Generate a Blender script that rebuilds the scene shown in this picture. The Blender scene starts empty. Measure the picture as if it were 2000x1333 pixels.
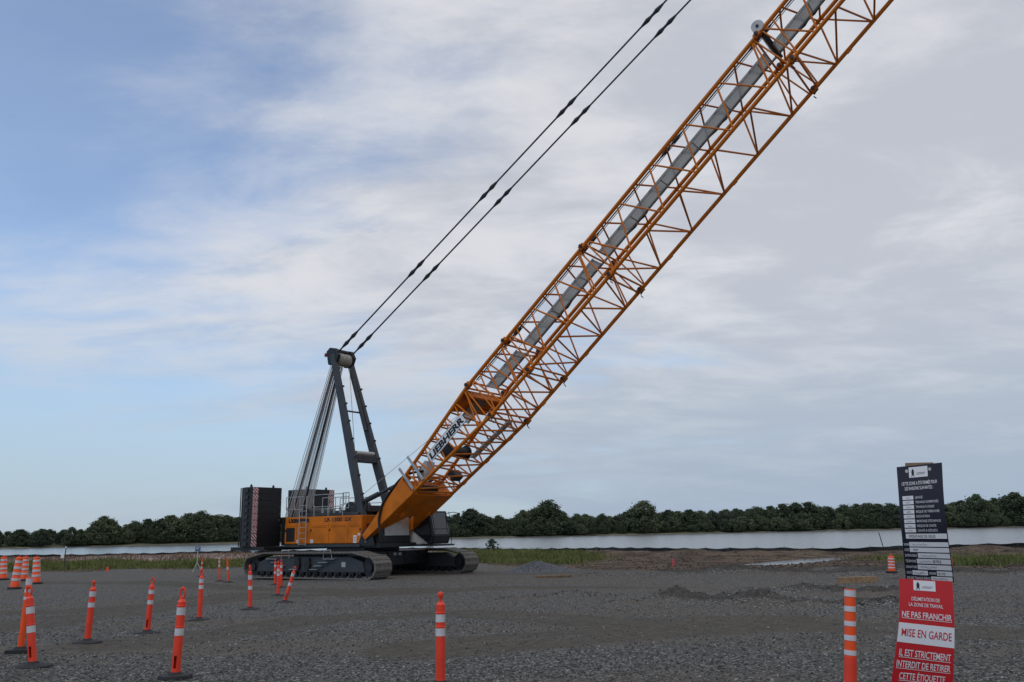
import bpy, math, random
import numpy as np
from mathutils import Vector, Matrix
R=math.radians
random.seed(7); rng=np.random.default_rng(11)
scene=bpy.context.scene; COL=scene.collection
# ------------------------------------------------------------------ camera
FPX=1700.0; H0=1040.0; CAMZ=1.7; ROLL=R(1.1)
PITCH=math.atan((H0-666.5)/FPX)
fw=Vector((0,math.cos(PITCH),math.sin(PITCH))); up0=Vector((0,-math.sin(PITCH),math.cos(PITCH))); rt0=Vector((1,0,0))
rt=rt0*math.cos(ROLL)-up0*math.sin(ROLL); up=rt0*math.sin(ROLL)+up0*math.cos(ROLL)
cd=bpy.data.cameras.new('camera'); cam=bpy.data.objects.new('camera',cd); COL.objects.link(cam)
cd.sensor_width=36; cd.lens=36*FPX/2000; cd.clip_start=.1; cd.clip_end=20000
M=Matrix((rt,up,-fw)).transposed().to_4x4(); M.translation=Vector((0,0,CAMZ)); cam.matrix_world=M
scene.camera=cam
# ------------------------------------------------------------------ world, sun, exposure
SUN_EL=R(56); SUN_AZ=R(215)      # azimuth clockwise from +Y: behind-left of the camera
w=bpy.data.worlds.new('World'); scene.world=w; w.use_nodes=True
nt=w.node_tree; nt.nodes.clear()
def N(t,nt_=None,**k):
    n=(nt_ or nt).nodes.new(t)
    for a,b in k.items(): setattr(n,a,b)
    return n
def LK(a,b,nt_=None): (nt_ or nt).links.new(a,b)
def math_n(op,a,b=None,t=None,clamp=False):
    n=N('ShaderNodeMath',t,operation=op); n.use_clamp=clamp
    for i,v in enumerate((a,b)):
        if v is None: continue
        if isinstance(v,(int,float)): n.inputs[i].default_value=v
        else: LK(v,n.inputs[i],t)
    return n.outputs[0]
def ramp(v,a,b,t=None):
    n=N('ShaderNodeMapRange',t,interpolation_type='SMOOTHSTEP'); LK(v,n.inputs[0],t)
    n.inputs[1].default_value=a; n.inputs[2].default_value=b; return n.outputs[0]
sky=N('ShaderNodeTexSky',sky_type='NISHITA',sun_disc=False,sun_elevation=SUN_EL,sun_rotation=SUN_AZ,air_density=1.0,dust_density=0.0,ozone_density=2.5)
tc=N('ShaderNodeTexCoord'); sep=N('ShaderNodeSeparateXYZ'); LK(tc.outputs['Generated'],sep.inputs[0])
zc=math_n('MAXIMUM',sep.outputs[2],0.0); den=math_n('ADD',zc,.22)
cmb=N('ShaderNodeCombineXYZ'); LK(math_n('DIVIDE',sep.outputs[0],den),cmb.inputs[0]); LK(math_n('DIVIDE',sep.outputs[1],den),cmb.inputs[1])
mp=N('ShaderNodeMapping'); mp.inputs['Rotation'].default_value=(0,0,R(18)); mp.inputs['Scale'].default_value=(.75,1.25,1); mp.inputs['Location'].default_value=(3.3,1.9,0); LK(cmb.outputs[0],mp.inputs[0])
n1=N('ShaderNodeTexNoise'); n1.inputs['Scale'].default_value=1.15; n1.inputs['Detail'].default_value=9; n1.inputs['Roughness'].default_value=.55; n1.inputs['Distortion'].default_value=.5; LK(mp.outputs[0],n1.inputs[0])
n2=N('ShaderNodeTexNoise'); n2.inputs['Scale'].default_value=3.4; n2.inputs['Detail'].default_value=8; n2.inputs['Roughness'].default_value=.6; n2.inputs['Distortion'].default_value=.3; LK(mp.outputs[0],n2.inputs[0])
m=math_n('ADD',n1.outputs[0],math_n('MULTIPLY',math_n('SUBTRACT',n2.outputs[0],.5),.28))
# more cloud to the right (+X), thinner near the horizon
m=math_n('ADD',m,math_n('MULTIPLY',sep.outputs[0],.42))
m=math_n('ADD',m,math_n('MULTIPLY',ramp(sep.outputs[2],.05,.30),.10))
cl=ramp(m,.31,.60)
ccol=N('ShaderNodeMixRGB'); ccol.inputs[1].default_value=(.545,.565,.62,1); ccol.inputs[2].default_value=(.735,.74,.765,1); LK(ramp(math_n('ADD',n2.outputs[0],math_n('MULTIPLY',sep.outputs[0],-.22)),.34,.66),ccol.inputs[0])
skm=N('ShaderNodeMixRGB',blend_type='MULTIPLY'); skm.inputs[0].default_value=1; LK(sky.outputs[0],skm.inputs[1]); skm.inputs[2].default_value=(.162,.165,.168,1)
mix=N('ShaderNodeMixRGB'); LK(math_n('ADD',math_n('MULTIPLY',cl,.80),.14),mix.inputs[0]); LK(skm.outputs[0],mix.inputs[1]); LK(ccol.outputs[0],mix.inputs[2])
hz=N('ShaderNodeMixRGB'); LK(math_n('MULTIPLY',math_n('SUBTRACT',1.0,ramp(sep.outputs[2],-.02,.30)),.90),hz.inputs[0]); LK(mix.outputs[0],hz.inputs[1]); hz.inputs[2].default_value=(.34,.435,.56,1)   # pale blue-grey air low over the horizon
bg=N('ShaderNodeBackground'); bg.inputs[1].default_value=1.0; LK(hz.outputs[0],bg.inputs[0])
wo=N('ShaderNodeOutputWorld'); LK(bg.outputs[0],wo.inputs[0])
sd=bpy.data.lights.new('sun','SUN'); sd.energy=.8; sd.angle=R(12); sd.color=(1,.95,.88)
so=bpy.data.objects.new('sun',sd); COL.objects.link(so)
sv=Vector((math.sin(SUN_AZ)*math.cos(SUN_EL),math.cos(SUN_AZ)*math.cos(SUN_EL),math.sin(SUN_EL)))
so.rotation_euler=(-sv).to_track_quat('-Z','Y').to_euler(); so.location=(-20,-20,60)
vs=scene.view_settings; vs.view_transform='Standard'; vs.look='None'; vs.gamma=1; vs.exposure=0.0; vs.use_curve_mapping=False
# ------------------------------------------------------------------ helpers
MATS={}
def mat(name,col,rough=.6,metal=0.,var=.18,scale=3.,bump=0.,bscale=40.,spec=.4,col2=None,wear=None):
    """procedural painted / plain surface: base colour broken by noise, optional fine relief and dirt"""
    if name in MATS: return MATS[name]
    m_=bpy.data.materials.new(name); m_.use_nodes=True; t=m_.node_tree
    b=t.nodes['Principled BSDF']; b.inputs['Roughness'].default_value=rough; b.inputs['Metallic'].default_value=metal; b.inputs['Specular IOR Level'].default_value=spec
    co=N('ShaderNodeTexCoord',t); no=N('ShaderNodeTexNoise',t); no.inputs['Scale'].default_value=scale; no.inputs['Detail'].default_value=6; LK(co.outputs['Object'],no.inputs[0],t)
    mx=N('ShaderNodeMixRGB',t); c2=col2 or tuple(c*(1-var*2) for c in col)
    mx.inputs[1].default_value=(*c2,1); mx.inputs[2].default_value=(*col,1); LK(ramp(no.outputs[0],.3,.6,t),mx.inputs[0],t)
    out=mx.outputs[0]
    if wear:
        n3=N('ShaderNodeTexNoise',t); n3.inputs['Scale'].default_value=scale*4; n3.inputs['Detail'].default_value=9; n3.inputs['Roughness'].default_value=.7; LK(co.outputs['Object'],n3.inputs[0],t)
        m2=N('ShaderNodeMixRGB',t); LK(ramp(n3.outputs[0],.58,.72,t),m2.inputs[0],t); LK(out,m2.inputs[1],t); m2.inputs[2].default_value=(*wear,1); out=m2.outputs[0]
    LK(out,b.inputs['Base Color'],t)
    if bump:
        nb=N('ShaderNodeTexNoise',t); nb.inputs['Scale'].default_value=bscale; nb.inputs['Detail'].default_value=5; LK(co.outputs['Object'],nb.inputs[0],t)
        bu=N('ShaderNodeBump',t); bu.inputs['Strength'].default_value=bump; bu.inputs['Distance'].default_value=.02; LK(nb.outputs[0],bu.inputs['Height'],t); LK(bu.outputs[0],b.inputs['Normal'],t)
    MATS[name]=m_; return m_
ORANGE=mat('orange_paint',(.60,.160,.007),.48,var=.14,scale=1.2,spec=.22,wear=(.32,.08,.01))
DGREY=mat('dark_grey_paint',(.040,.045,.050),.5,var=.12,wear=(.075,.072,.066))
BLACK=mat('black_paint',(.016,.017,.019),.5,var=.1,wear=(.045,.042,.038))
TRACK=mat('track_steel',(.20,.185,.165),.7,metal=.3,var=.2,scale=6,bump=.4,wear=(.12,.085,.06))
SILVER=mat('galvanised_steel',(.42,.43,.43),.45,metal=.5,var=.12)
ROPE=mat('wire_rope',(.58,.58,.57),.45,metal=.2)
ROPEW=mat('wound_rope',(.40,.39,.34),.7,var=.15)
PEND=mat('pendant_bar',(.035,.040,.048),.5)
GREYP=mat('grey_walkway',(.30,.30,.28),.6,var=.12)
WHITEP=mat('light_grey_panel',(.46,.46,.44),.5,var=.08,wear=(.34,.33,.3))
STICK=mat('white_sticker',(.75,.75,.75),.5,var=.03)
INK=mat('black_lettering',(.012,.012,.013),.5,var=.02)
REDS=mat('red_stripe',(.45,.03,.02),.5,var=.05)
RUBBER=mat('black_rubber',(.022,.022,.023),.75,var=.15,wear=(.09,.085,.08))
POSTR=mat('fluorescent_orange_red',(.80,.055,.022),.45,var=.06,scale=5,wear=(.55,.06,.03))
POSTO=mat('fluorescent_orange',(.88,.088,.012),.45,var=.06,scale=5,wear=(.6,.10,.03))
REFL=mat('reflective_band',(.58,.57,.58),.4,var=.08,scale=8,wear=(.42,.40,.38))
WOOD=mat('sawn_wood',(.30,.20,.115),.7,var=.18,scale=8,bump=.3)
GLASS=mat('cab_glass',(.015,.02,.026),.06,spec=.8,var=.02)
SILT=mat('black_geotextile',(.014,.014,.016),.75,var=.2,bump=.5,bscale=5)
NAVY=mat('navy_plastic',(.008,.011,.026),.4,var=.05)
SIGNR=mat('red_plastic',(.50,.012,.018),.45,var=.04)
SIGNW=mat('white_plastic',(.68,.69,.72),.45,var=.03)
SIGNT=mat('sign_white_print',(.66,.66,.68),.5,var=.02)
GREYPR=mat('grey_print',(.22,.22,.24),.5,var=.02)
BLUE=mat('blue_sign',(.03,.10,.25),.5)
PINK=mat('pink_paint',(.85,.06,.10),.5)
def link(o,parent=None,label=None,cat=None,group=None,kind=None):
    COL.objects.link(o)
    if parent is not None: o.parent=parent
    if label: o['label']=label
    if cat: o['category']=cat
    if group: o['group']=group
    if kind: o['kind']=kind
    return o
def empty(name,loc,label,cat,group=None,rz=0.):
    o=bpy.data.objects.new(name,None); o.location=loc; o.rotation_euler=(0,0,rz); o.empty_display_size=.2
    return link(o,None,label,cat,group)
class MB:
    def __init__(s): s.v=[]; s.f=[]
    def add(s,v,f):
        o=len(s.v); s.v+=[tuple(p) for p in v]; s.f+=[tuple(i+o for i in q) for q in f]; return s
    def box(s,x0,x1,y0,y1,z0,z1):
        v=[(x,y,z) for x in (x0,x1) for y in (y0,y1) for z in (z0,z1)]
        return s.add(v,[(0,1,3,2),(4,6,7,5),(0,4,5,1),(2,3,7,6),(0,2,6,4),(1,5,7,3)])
    def prism(s,poly,y0,y1):          # polygon in XZ (counter-clockwise seen from -Y) extruded along Y
        n=len(poly); v=[(x,y0,z) for x,z in poly]+[(x,y1,z) for x,z in poly]
        return s.add(v,[tuple(range(n)),tuple(range(2*n-1,n-1,-1))]+[(i,i+n,(i+1)%n+n,(i+1)%n) for i in range(n)])
    def tube(s,a,b,r,n=8,r2=None,cap=True):
        a=Vector(a); b=Vector(b); d=(b-a).normalized(); r2=r if r2 is None else r2
        u=d.orthogonal().normalized(); q=d.cross(u)
        v=[]
        for p,rr in ((a,r),(b,r2)):
            for i in range(n):
                t=2*math.pi*i/n; v.append(p+u*math.cos(t)*rr+q*math.sin(t)*rr)
        f=[(i,(i+1)%n,(i+1)%n+n,i+n) for i in range(n)]
        if cap: f+=[tuple(range(n-1,-1,-1)),tuple(range(n,2*n))]
        return s.add(v,f)
    def path(s,pts,r,n=8):
        for a,b in zip(pts[:-1],pts[1:]): s.tube(a,b,r,n)
        return s
    def lathe(s,prof,n=20,c=(0,0,0),skip=None):      # prof [(r,z)] round a vertical axis
        v=[];f=[]
        for r,z in prof:
            for i in range(n):
                t=2*math.pi*i/n; v.append((c[0]+r*math.cos(t),c[1]+r*math.sin(t),c[2]+z))
        for k in range(len(prof)-1):
            for i in range(n):
                if skip and skip(k,i): continue
                f.append((k*n+i,k*n+(i+1)%n,(k+1)*n+(i+1)%n,(k+1)*n+i))
        f.append(tuple(range(n-1,-1,-1))); f.append(tuple((len(prof)-1)*n+i for i in range(n)))
        return s.add(v,f)
    def mesh(s,name,m,smooth=False):
        me=bpy.data.meshes.new(name); me.from_pydata(s.v,[],s.f); me.materials.append(m); me.update()
        if smooth:
            me.polygons.foreach_set('use_smooth',[True]*len(me.polygons))
            try: me.set_sharp_from_angle(angle=R(40))
            except Exception: pass
        return me
    def build(s,name,m,parent=None,smooth=False,bevel=0,**k):
        o=bpy.data.objects.new(name,s.mesh(name,m,smooth))
        if bevel:
            b=o.modifiers.new('bevel','BEVEL'); b.width=bevel; b.segments=2; b.limit_method='ANGLE'
        return link(o,parent,**k)
_unit={}
def rod(name,a,b,r,m,parent,n=8):
    """one straight round bar as an object sharing a unit-cylinder mesh"""
    key=(m.name,n)
    if key not in _unit: _unit[key]=MB().tube((0,0,0),(0,0,1),1,n).mesh('round_bar',m,True)
    o=bpy.data.objects.new(name,_unit[key]); a=Vector(a); b=Vector(b); d=b-a
    o.matrix_local=Matrix.Translation(a)@d.to_track_quat('Z','Y').to_matrix().to_4x4()@Matrix.Diagonal((r,r,d.length,1))
    return link(o,parent)
def text_mesh(txt,size=1.,bold=0.,shear=0.,sx=1.,align='LEFT'):
    c=bpy.data.curves.new('t','FONT'); c.body=txt; c.size=size; c.offset=bold; c.shear=shear; c.align_x=align; c.resolution_u=3; c.fill_mode='FRONT'
    o=bpy.data.objects.new('t',c); COL.objects.link(o)
    dg=bpy.context.evaluated_depsgraph_get(); dg.update(); me=bpy.data.meshes.new_from_object(o.evaluated_get(dg))
    bpy.data.objects.remove(o); bpy.data.curves.remove(c)
    v=np.array([q.co[:] for q in me.vertices]).reshape(-1,3); f=[tuple(p.vertices) for p in me.polygons]
    bpy.data.meshes.remove(me)
    if len(v): v[:,0]*=sx
    return v,f
def fit_text(txt,x0,x1,z0,z1,bold=0.,shear=0.,align=None):
    """text outline filling the rectangle x0..x1, z0..z1 (cap height)"""
    v,f=text_mesh(txt,1.,bold,shear)
    a=v.min(0); b=v.max(0)
    zt=.70 if any(ch in 'ÉÀÊ' for ch in txt) else b[1]
    zb=0.
    X=x0+(v[:,0]-a[0])/(b[0]-a[0])*(x1-x0); Z=z0+(v[:,1]-zb)/(zt-zb)*(z1-z0)
    return X,Z,f
# pixel -> world
def ray(x,y): return (fw+rt*((x-1000)/FPX)-up*((y-666.5)/FPX))
def at(x,y,depth):
    r=ray(x,y); return Vector((0,0,CAMZ))+r*(depth/r.y)
# ------------------------------------------------------------------ ground shape
FENCE=[(-400,126),(-72,120),(-39,122),(-8,114),(19,80),(45,76),(90,74),(400,70)]
fx=np.array([p[0] for p in FENCE],float); fy=np.array([p[1] for p in FENCE],float)
def fence_y(x): return np.interp(x,fx,fy)
def sstep(v,a,b):
    t=np.clip((v-a)/(b-a),0,1); return t*t*(3-2*t)
def flat_pt(x,y,z):
    r=ray(x,y); t=(z-CAMZ)/r.z; return r.x*t,r.y*t
def base_z(y): return -.45*sstep(y,10,38)
RIDGES=[]
for (x0,y0,x1,y1,h,wd) in [(1215,1188,1330,1184,.07,.6),(1310,1184,1480,1197,.19,.65),(1480,1199,1780,1205,.13,.5),(1455,1160,1560,1166,.12,.6),(1555,1160,1790,1170,.19,.75),
                           (1000,1173,1110,1165,.06,.6),(1110,1160,1180,1172,.07,.5),(1330,1122,1420,1118,.16,.9),(1420,1119,1800,1116,.28,1.0),(1800,1118,2100,1118,.2,1.0),(1150,1121,1300,1122,.10,.9),(560,1172,760,1166,.03,.6)]:
    a=flat_pt(x0,y0,-.35); b=flat_pt(x1,y1,-.35); RIDGES.append((a,b,h,wd))
_ph=rng.uniform(0,6.28,40); _dir=rng.uniform(-1,1,(40,2)); 
def lumps(x,y):
    z=0
    for k in range(14):
        fq=.25*1.33**k; z=z+math.pow(.62,k)*.030*np.sin(fq*(x*_dir[k,0]+y*_dir[k,1])*2.2+_ph[k])
    return z
def gz(x,y):
    x=np.asarray(x,float); y=np.asarray(y,float)
    z=base_z(y)+lumps(x,y)*sstep(y,4,12)
    for (a,b,h,wd) in RIDGES:
        dx,dy=b[0]-a[0],b[1]-a[1]; L2=dx*dx+dy*dy
        t=np.clip(((x-a[0])*dx+(y-a[1])*dy)/L2,0,1); d2=(x-a[0]-t*dx)**2+(y-a[1]-t*dy)**2
        wob=1+.16*np.sin(t*9+_ph[3])+.14*np.sin(t*23+_ph[5])
        z=z+1.35*h*wob*np.exp(-d2/(wd*wd*.7))
    # rough spoil bank in front of the silt fence on the right, grassy bank on the left
    e=fence_y(x)-y
    px_,py_=PUD
    q=((x-px_)/7.6)**2+((y-py_-1.0*(x-px_))/5)**2
    spoil=(1-np.exp(-q*.45))*sstep(x,-4,14)*sstep(24-e,0,16)*sstep(e,-1,3)
    z=z+spoil*(.14+.24*np.sin(x*.55+_ph[8])*np.sin(y*.8+x*.2+_ph[9])+.10*np.sin(x*1.7+y*1.1))
    bank=sstep(-x,2,12)*sstep(62-e,0,8)*sstep(e,0,3)
    z=z+bank*.12
    z=z-5.5*sstep(-e,1.0,9.0)
    # puddle hollow
    z=z-.5*np.exp(-q)
    return z
PUD=flat_pt(1570,1087,-.4)
def G(x,y):
    r=ray(x,y); t=8.
    lo=5.; hi=130.
    for k in range(400):
        p=Vector((0,0,CAMZ))+r*t
        if p.z<=float(gz(p.x,p.y)): break
        t+=.25
    for k in range(12):
        p=Vector((0,0,CAMZ))+r*t; dz=p.z-float(gz(p.x,p.y)); t+=dz/(-r.z) if r.z<-1e-3 else 0
    return Vector((0,0,CAMZ))+r*t
# ground mesh: polar sheet, fine inside the view
ang=np.concatenate([np.arange(-180,-42,4.),np.arange(-42,42,.22),np.arange(42,180,4.)]); ang=np.radians(ang)
rr=[.4]
while rr[-1]<420: rr.append(rr[-1]*1.019+.01)
rr=np.array(rr)
A_,R_=np.meshgrid(ang,rr); GX=R_*np.sin(A_); GY=R_*np.cos(A_); GZ=gz(GX,GY)
na=len(ang); nr=len(rr)
verts=np.stack([GX.ravel(),GY.ravel(),GZ.ravel()],1)
i=np.arange(nr-1)[:,None]*na; j=np.arange(na)[None,:]; j2=(j+1)%na
faces=np.stack([i+j,i+j2,i+na+j2,i+na+j],-1).reshape(-1,4)
me=bpy.data.meshes.new('ground'); me.from_pydata(verts.tolist()+[(0,0,0)],[],faces.tolist()+[(len(verts),(k+1)%na,k) for k in range(na)])
me.polygons.foreach_set('use_smooth',[True]*len(me.polygons))
def zones(x,y):
    e=fence_y(x)-y
    nz=3.0*np.sin(x*.21+1)+2.0*np.sin(x*.53+y*.3)+1.2*np.sin(x*1.3+2)
    right=sstep(x,-6,3)
    # soil begins: left about 60 m out, right 40-48 m out
    start=np.where(x<-2,63.,np.interp(x,[-2,4,12,20,40],[60,52,47,43,36]))
    soil=sstep(y+nz*.5,start-1.2,start+1.2)
    grass=soil*(1-right)*sstep(y,62,66)*(1-sstep(y+nz,80,86))
    grass=np.maximum(grass,soil*sstep(x,-10,-4)*(1-sstep(x,3,9))*sstep(y+nz,62,72)*sstep(e,1,6))
    grass=np.maximum(grass,soil*sstep(x,21,25)*sstep(y+nz,46,50)*(1-sstep(y+nz,58,63)))
    pink=(1-right)*sstep(y+nz,80,86)
    return soil,grass,pink
def ridge_f(x,y):
    k=np.zeros(np.shape(x))
    for (a,b_,h,wd) in RIDGES:
        dx,dy=b_[0]-a[0],b_[1]-a[1]; tt=np.clip(((x-a[0])*dx+(y-a[1])*dy)/(dx*dx+dy*dy),0,1); k=np.maximum(k,np.exp(-((x-a[0]-tt*dx)**2+(y-a[1]-tt*dy)**2)/(wd*wd)*1.4)*min(1,h*5))
    return k
LANES=[[(-200,1260),(0,1235),(150,1205),(400,1170),(620,1152),(800,1142)],[(-150,1205),(0,1196),(250,1180),(480,1152)],[(250,1275),(620,1222),(900,1206),(1200,1236),(1500,1225)],[(850,1300),(1250,1262),(1520,1240),(1900,1260)],[(60,1130),(300,1131),(470,1140),(800,1146)],[(700,1152),(1000,1140),(1250,1140)]]
def lane_f(x,y):
    k=np.zeros(np.shape(x))
    for ln in LANES:
        P=[flat_pt(a,b_,-.25) for a,b_ in ln]
        for a,b_ in zip(P[:-1],P[1:]):
            dx,dy=b_[0]-a[0],b_[1]-a[1]; tt=np.clip(((x-a[0])*dx+(y-a[1])*dy)/(dx*dx+dy*dy),0,1); d=np.sqrt((x-a[0]-tt*dx)**2+(y-a[1]-tt*dy)**2)
            k=np.maximum(k,np.exp(-((d-.75)/.38)**2)+.55*np.exp(-(d/1.3)**2))
    return np.minimum(k,1)
ln_=lane_f(GX.ravel(),GY.ravel())
rg_=ridge_f(GX.ravel(),GY.ravel())
so_,gr_,pk_=zones(GX.ravel(),GY.ravel())
for nm,arr in (('lane',ln_),('ridge',rg_),('soil',so_),('grass',gr_),('pink',pk_)):
    at_=me.attributes.new(nm,'FLOAT','POINT'); at_.data.foreach_set('value',np.append(arr,0).astype(np.float32))
gm=bpy.data.materials.new('gravel_and_soil'); gm.use_nodes=True; t=gm.node_tree; b=t.nodes['Principled BSDF']; b.inputs['Roughness'].default_value=.9; b.inputs['Specular IOR Level'].default_value=.2
co=N('ShaderNodeTexCoord',t)
def noise(sc,det=6,ro=.6,src=None,sx=(1,1,1)):
    mpn=N('ShaderNodeMapping',t); mpn.inputs['Scale'].default_value=sx; LK(co.outputs['Object'],mpn.inputs[0],t)
    n=N('ShaderNodeTexNoise',t); n.inputs['Scale'].default_value=sc; n.inputs['Detail'].default_value=det; n.inputs['Roughness'].default_value=ro; LK(mpn.outputs[0],n.inputs[0],t); return n.outputs[0]
def mixc(fac,a,b_):
    n=N('ShaderNodeMixRGB',t)
    if isinstance(fac,(int,float)): n.inputs[0].default_value=fac
    else: LK(fac,n.inputs[0],t)
    for k,v in ((1,a),(2,b_)):
        if isinstance(v,tuple): n.inputs[k].default_value=(*v,1)
        else: LK(v,n.inputs[k],t)
    return n.outputs[0]
vo=N('ShaderNodeTexVoronoi',t); vo.inputs['Scale'].default_value=34; vo.inputs['Randomness'].default_value=1; LK(co.outputs['Object'],vo.inputs[0],t)
vr=N('ShaderNodeSeparateColor',t); LK(vo.outputs['Color'],vr.inputs[0],t)
grav=mixc(ramp(vr.outputs[0],.05,.95,t),(.030,.028,.025),(.172,.163,.145))
grav=mixc(ramp(vr.outputs[1],.88,.95,t),grav,(.36,.35,.33))
grav=mixc(math_n('MULTIPLY',ramp(noise(.30,6,.62,sx=(.30,1.5,1)),.44,.62,t),.75,t),grav,(.135,.115,.090))     # dusty driven lanes
grav=mixc(math_n('MULTIPLY',ramp(noise(2.2,4),.5,.75,t),.35,t),grav,(.075,.074,.074))
soilc=mixc(ramp(noise(.5,8,.65),.35,.65,t),(.050,.034,.024),(.150,.105,.070))
soilc=mixc(ramp(noise(1.1,6,.6,sx=(.5,1.5,1)),.60,.70,t),soilc,(.27,.20,.145))
grassc=mixc(ramp(noise(1.3,7,.65),.3,.7,t),(.030,.043,.012),(.075,.095,.030))
pinkc=mixc(ramp(noise(3.5,8,.75),.35,.65,t),(.20,.145,.12),(.42,.33,.29))
def attr(nm):
    n=N('ShaderNodeAttribute',t); n.attribute_name=nm; return n.outputs['Fac']
brk=math_n('MULTIPLY',math_n('SUBTRACT',noise(1.2,7,.7),.5,t),.9,t)
def zone(nm): return ramp(math_n('ADD',attr(nm),brk,t),.38,.62,t)
grav=mixc(math_n('MULTIPLY',ramp(math_n('ADD',attr('lane'),brk,t),.15,.95,t),.8,t),grav,mixc(ramp(noise(5,6,.7),.3,.7,t),(.056,.049,.038),(.122,.105,.081))); grav=mixc(math_n('MULTIPLY',zone('ridge'),.8,t),grav,mixc(ramp(noise(6,6,.7),.35,.65,t),(.036,.030,.024),(.085,.074,.062))); cc=mixc(zone('soil'),grav,soilc); cc=mixc(zone('pink'),cc,pinkc); cc=mixc(zone('grass'),cc,grassc)
LK(cc,b.inputs['Base Color'],t)
hsum=math_n('ADD',math_n('MULTIPLY',vo.outputs['Distance'],-.9,t),noise(9,6,.7),t)
bu=N('ShaderNodeBump',t); bu.inputs['Strength'].default_value=.9; bu.inputs['Distance'].default_value=.035; LK(hsum,bu.inputs['Height'],t); LK(bu.outputs[0],b.inputs['Normal'],t)
me.materials.append(gm); ground=link(bpy.data.objects.new('ground',me),kind='structure')
# river
wm=bpy.data.materials.new('river_water'); wm.use_nodes=True; t=wm.node_tree; b=t.nodes['Principled BSDF']
b.inputs['Base Color'].default_value=(.15,.155,.15,1); b.inputs['Roughness'].default_value=.16; b.inputs['IOR'].default_value=1.333
co=N('ShaderNodeTexCoord',t)
wn=noise(.9,5,.65,sx=(.35,1,1)); wn2=noise(.06,4,.6,sx=(.3,1.6,1))
bu=N('ShaderNodeBump',t); bu.inputs['Strength'].default_value=.55; bu.inputs['Distance'].default_value=.12; LK(math_n('ADD',wn,math_n('MULTIPLY',wn2,1.6,t),t),bu.inputs['Height'],t); LK(bu.outputs[0],b.inputs['Normal'],t)
WZ=-1.6
MB().add([(-9000,60,WZ),(9000,60,WZ),(9000,9000,WZ),(-9000,9000,WZ)],[(0,1,2,3)]).build('river',wm,kind='structure')
# puddle of standing water in the excavated hollow
pm=bpy.data.materials.new('puddle_water'); pm.use_nodes=True; t=pm.node_tree; b=t.nodes['Principled BSDF']; b.inputs['Base Color'].default_value=(.06,.055,.045,1); b.inputs['Roughness'].default_value=.08; b.inputs['IOR'].default_value=1.333
co=N('ShaderNodeTexCoord',t); bu=N('ShaderNodeBump',t); bu.inputs['Strength'].default_value=.15; bu.inputs['Distance'].default_value=.05; LK(noise(2.5,3),bu.inputs['Height'],t); LK(bu.outputs[0],b.inputs['Normal'],t)
pv=[]; pn=64
for k in range(pn):
    a=2*math.pi*k/pn; rx=5.6*(1+.10*math.sin(3*a+1)+.05*math.sin(7*a)); ry=3.6*(1+.14*math.sin(2*a+.6)+.06*math.sin(5*a+2))
    lx,ly=rx*math.cos(a),ry*math.sin(a); pv.append((PUD[0]+lx,PUD[1]+ly+1.0*lx,float(gz(PUD[0],PUD[1]))+.19))
MB().add(pv,[tuple(range(pn))]).build('puddle',pm,kind='structure')
# far shore
SH=[(-3000,300),(-700,360),(-265,452),(-162,520),(-46,600),(60,625),(150,640),(400,685),(900,740),(4000,900)]
shx=np.array([p[0] for p in SH],float); shy=np.array([p[1] for p in SH],float)
def shore_y(x): return float(np.interp(x,shx,shy))
xs=np.concatenate([np.arange(-3000,-420,60.),np.arange(-420,620,4.),np.arange(620,4000,60.)])
offs=[-3,0,3,8,16,40,120,500,3000,9000]; zz=[-2.6,-1.62,-1.1,-.5,.2,.6,1,1.5,2,2]
fv=[];ff=[]
for x in xs:
    wob=3.5*math.sin(x*.043)+2.0*math.sin(x*.13+1)+1.2*math.sin(x*.37)
    for o,z in zip(offs,zz): fv.append((x,shore_y(x)+o+(wob if o<100 else 0),z))
no_=len(offs)
for k in range(len(xs)-1):
    for q in range(no_-1): ff.append((k*no_+q,(k+1)*no_+q,(k+1)*no_+q+1,k*no_+q+1))
fm=bpy.data.materials.new('far_bank_ground'); fm.use_nodes=True; t=fm.node_tree; b=t.nodes['Principled BSDF']; b.inputs['Roughness'].default_value=.95
co=N('ShaderNodeTexCoord',t); sp=N('ShaderNodeSeparateXYZ',t); LK(co.outputs['Object'],sp.inputs[0],t)
zf=ramp(math_n('ADD',sp.outputs[2],math_n('MULTIPLY',math_n('SUBTRACT',noise(.08,6,.7),.5,t),2.2,t),t),-1.5,-.7,t)
LK(mixc(zf,mixc(noise(.2,5),(.10,.085,.06),(.22,.185,.14)),mixc(ramp(noise(.15,6),.35,.65,t),(.03,.042,.014),(.07,.088,.03))),b.inputs['Base Color'],t)
MB().add(fv,ff).build('far_shore',fm,kind='structure',smooth=True)
# ------------------------------------------------------------------ the crawler crane
TH=R(33.8); CO=Vector((-1.339,44.486,0)); Fv=Vector((math.cos(TH),-math.sin(TH),0)); 
cpos=CO-Fv*8.5; cpos.z=-.45
crane=empty('crawler_crane',cpos,'large orange and dark grey lattice boom crawler crane standing on the gravel','crane',rz=-TH)
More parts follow.
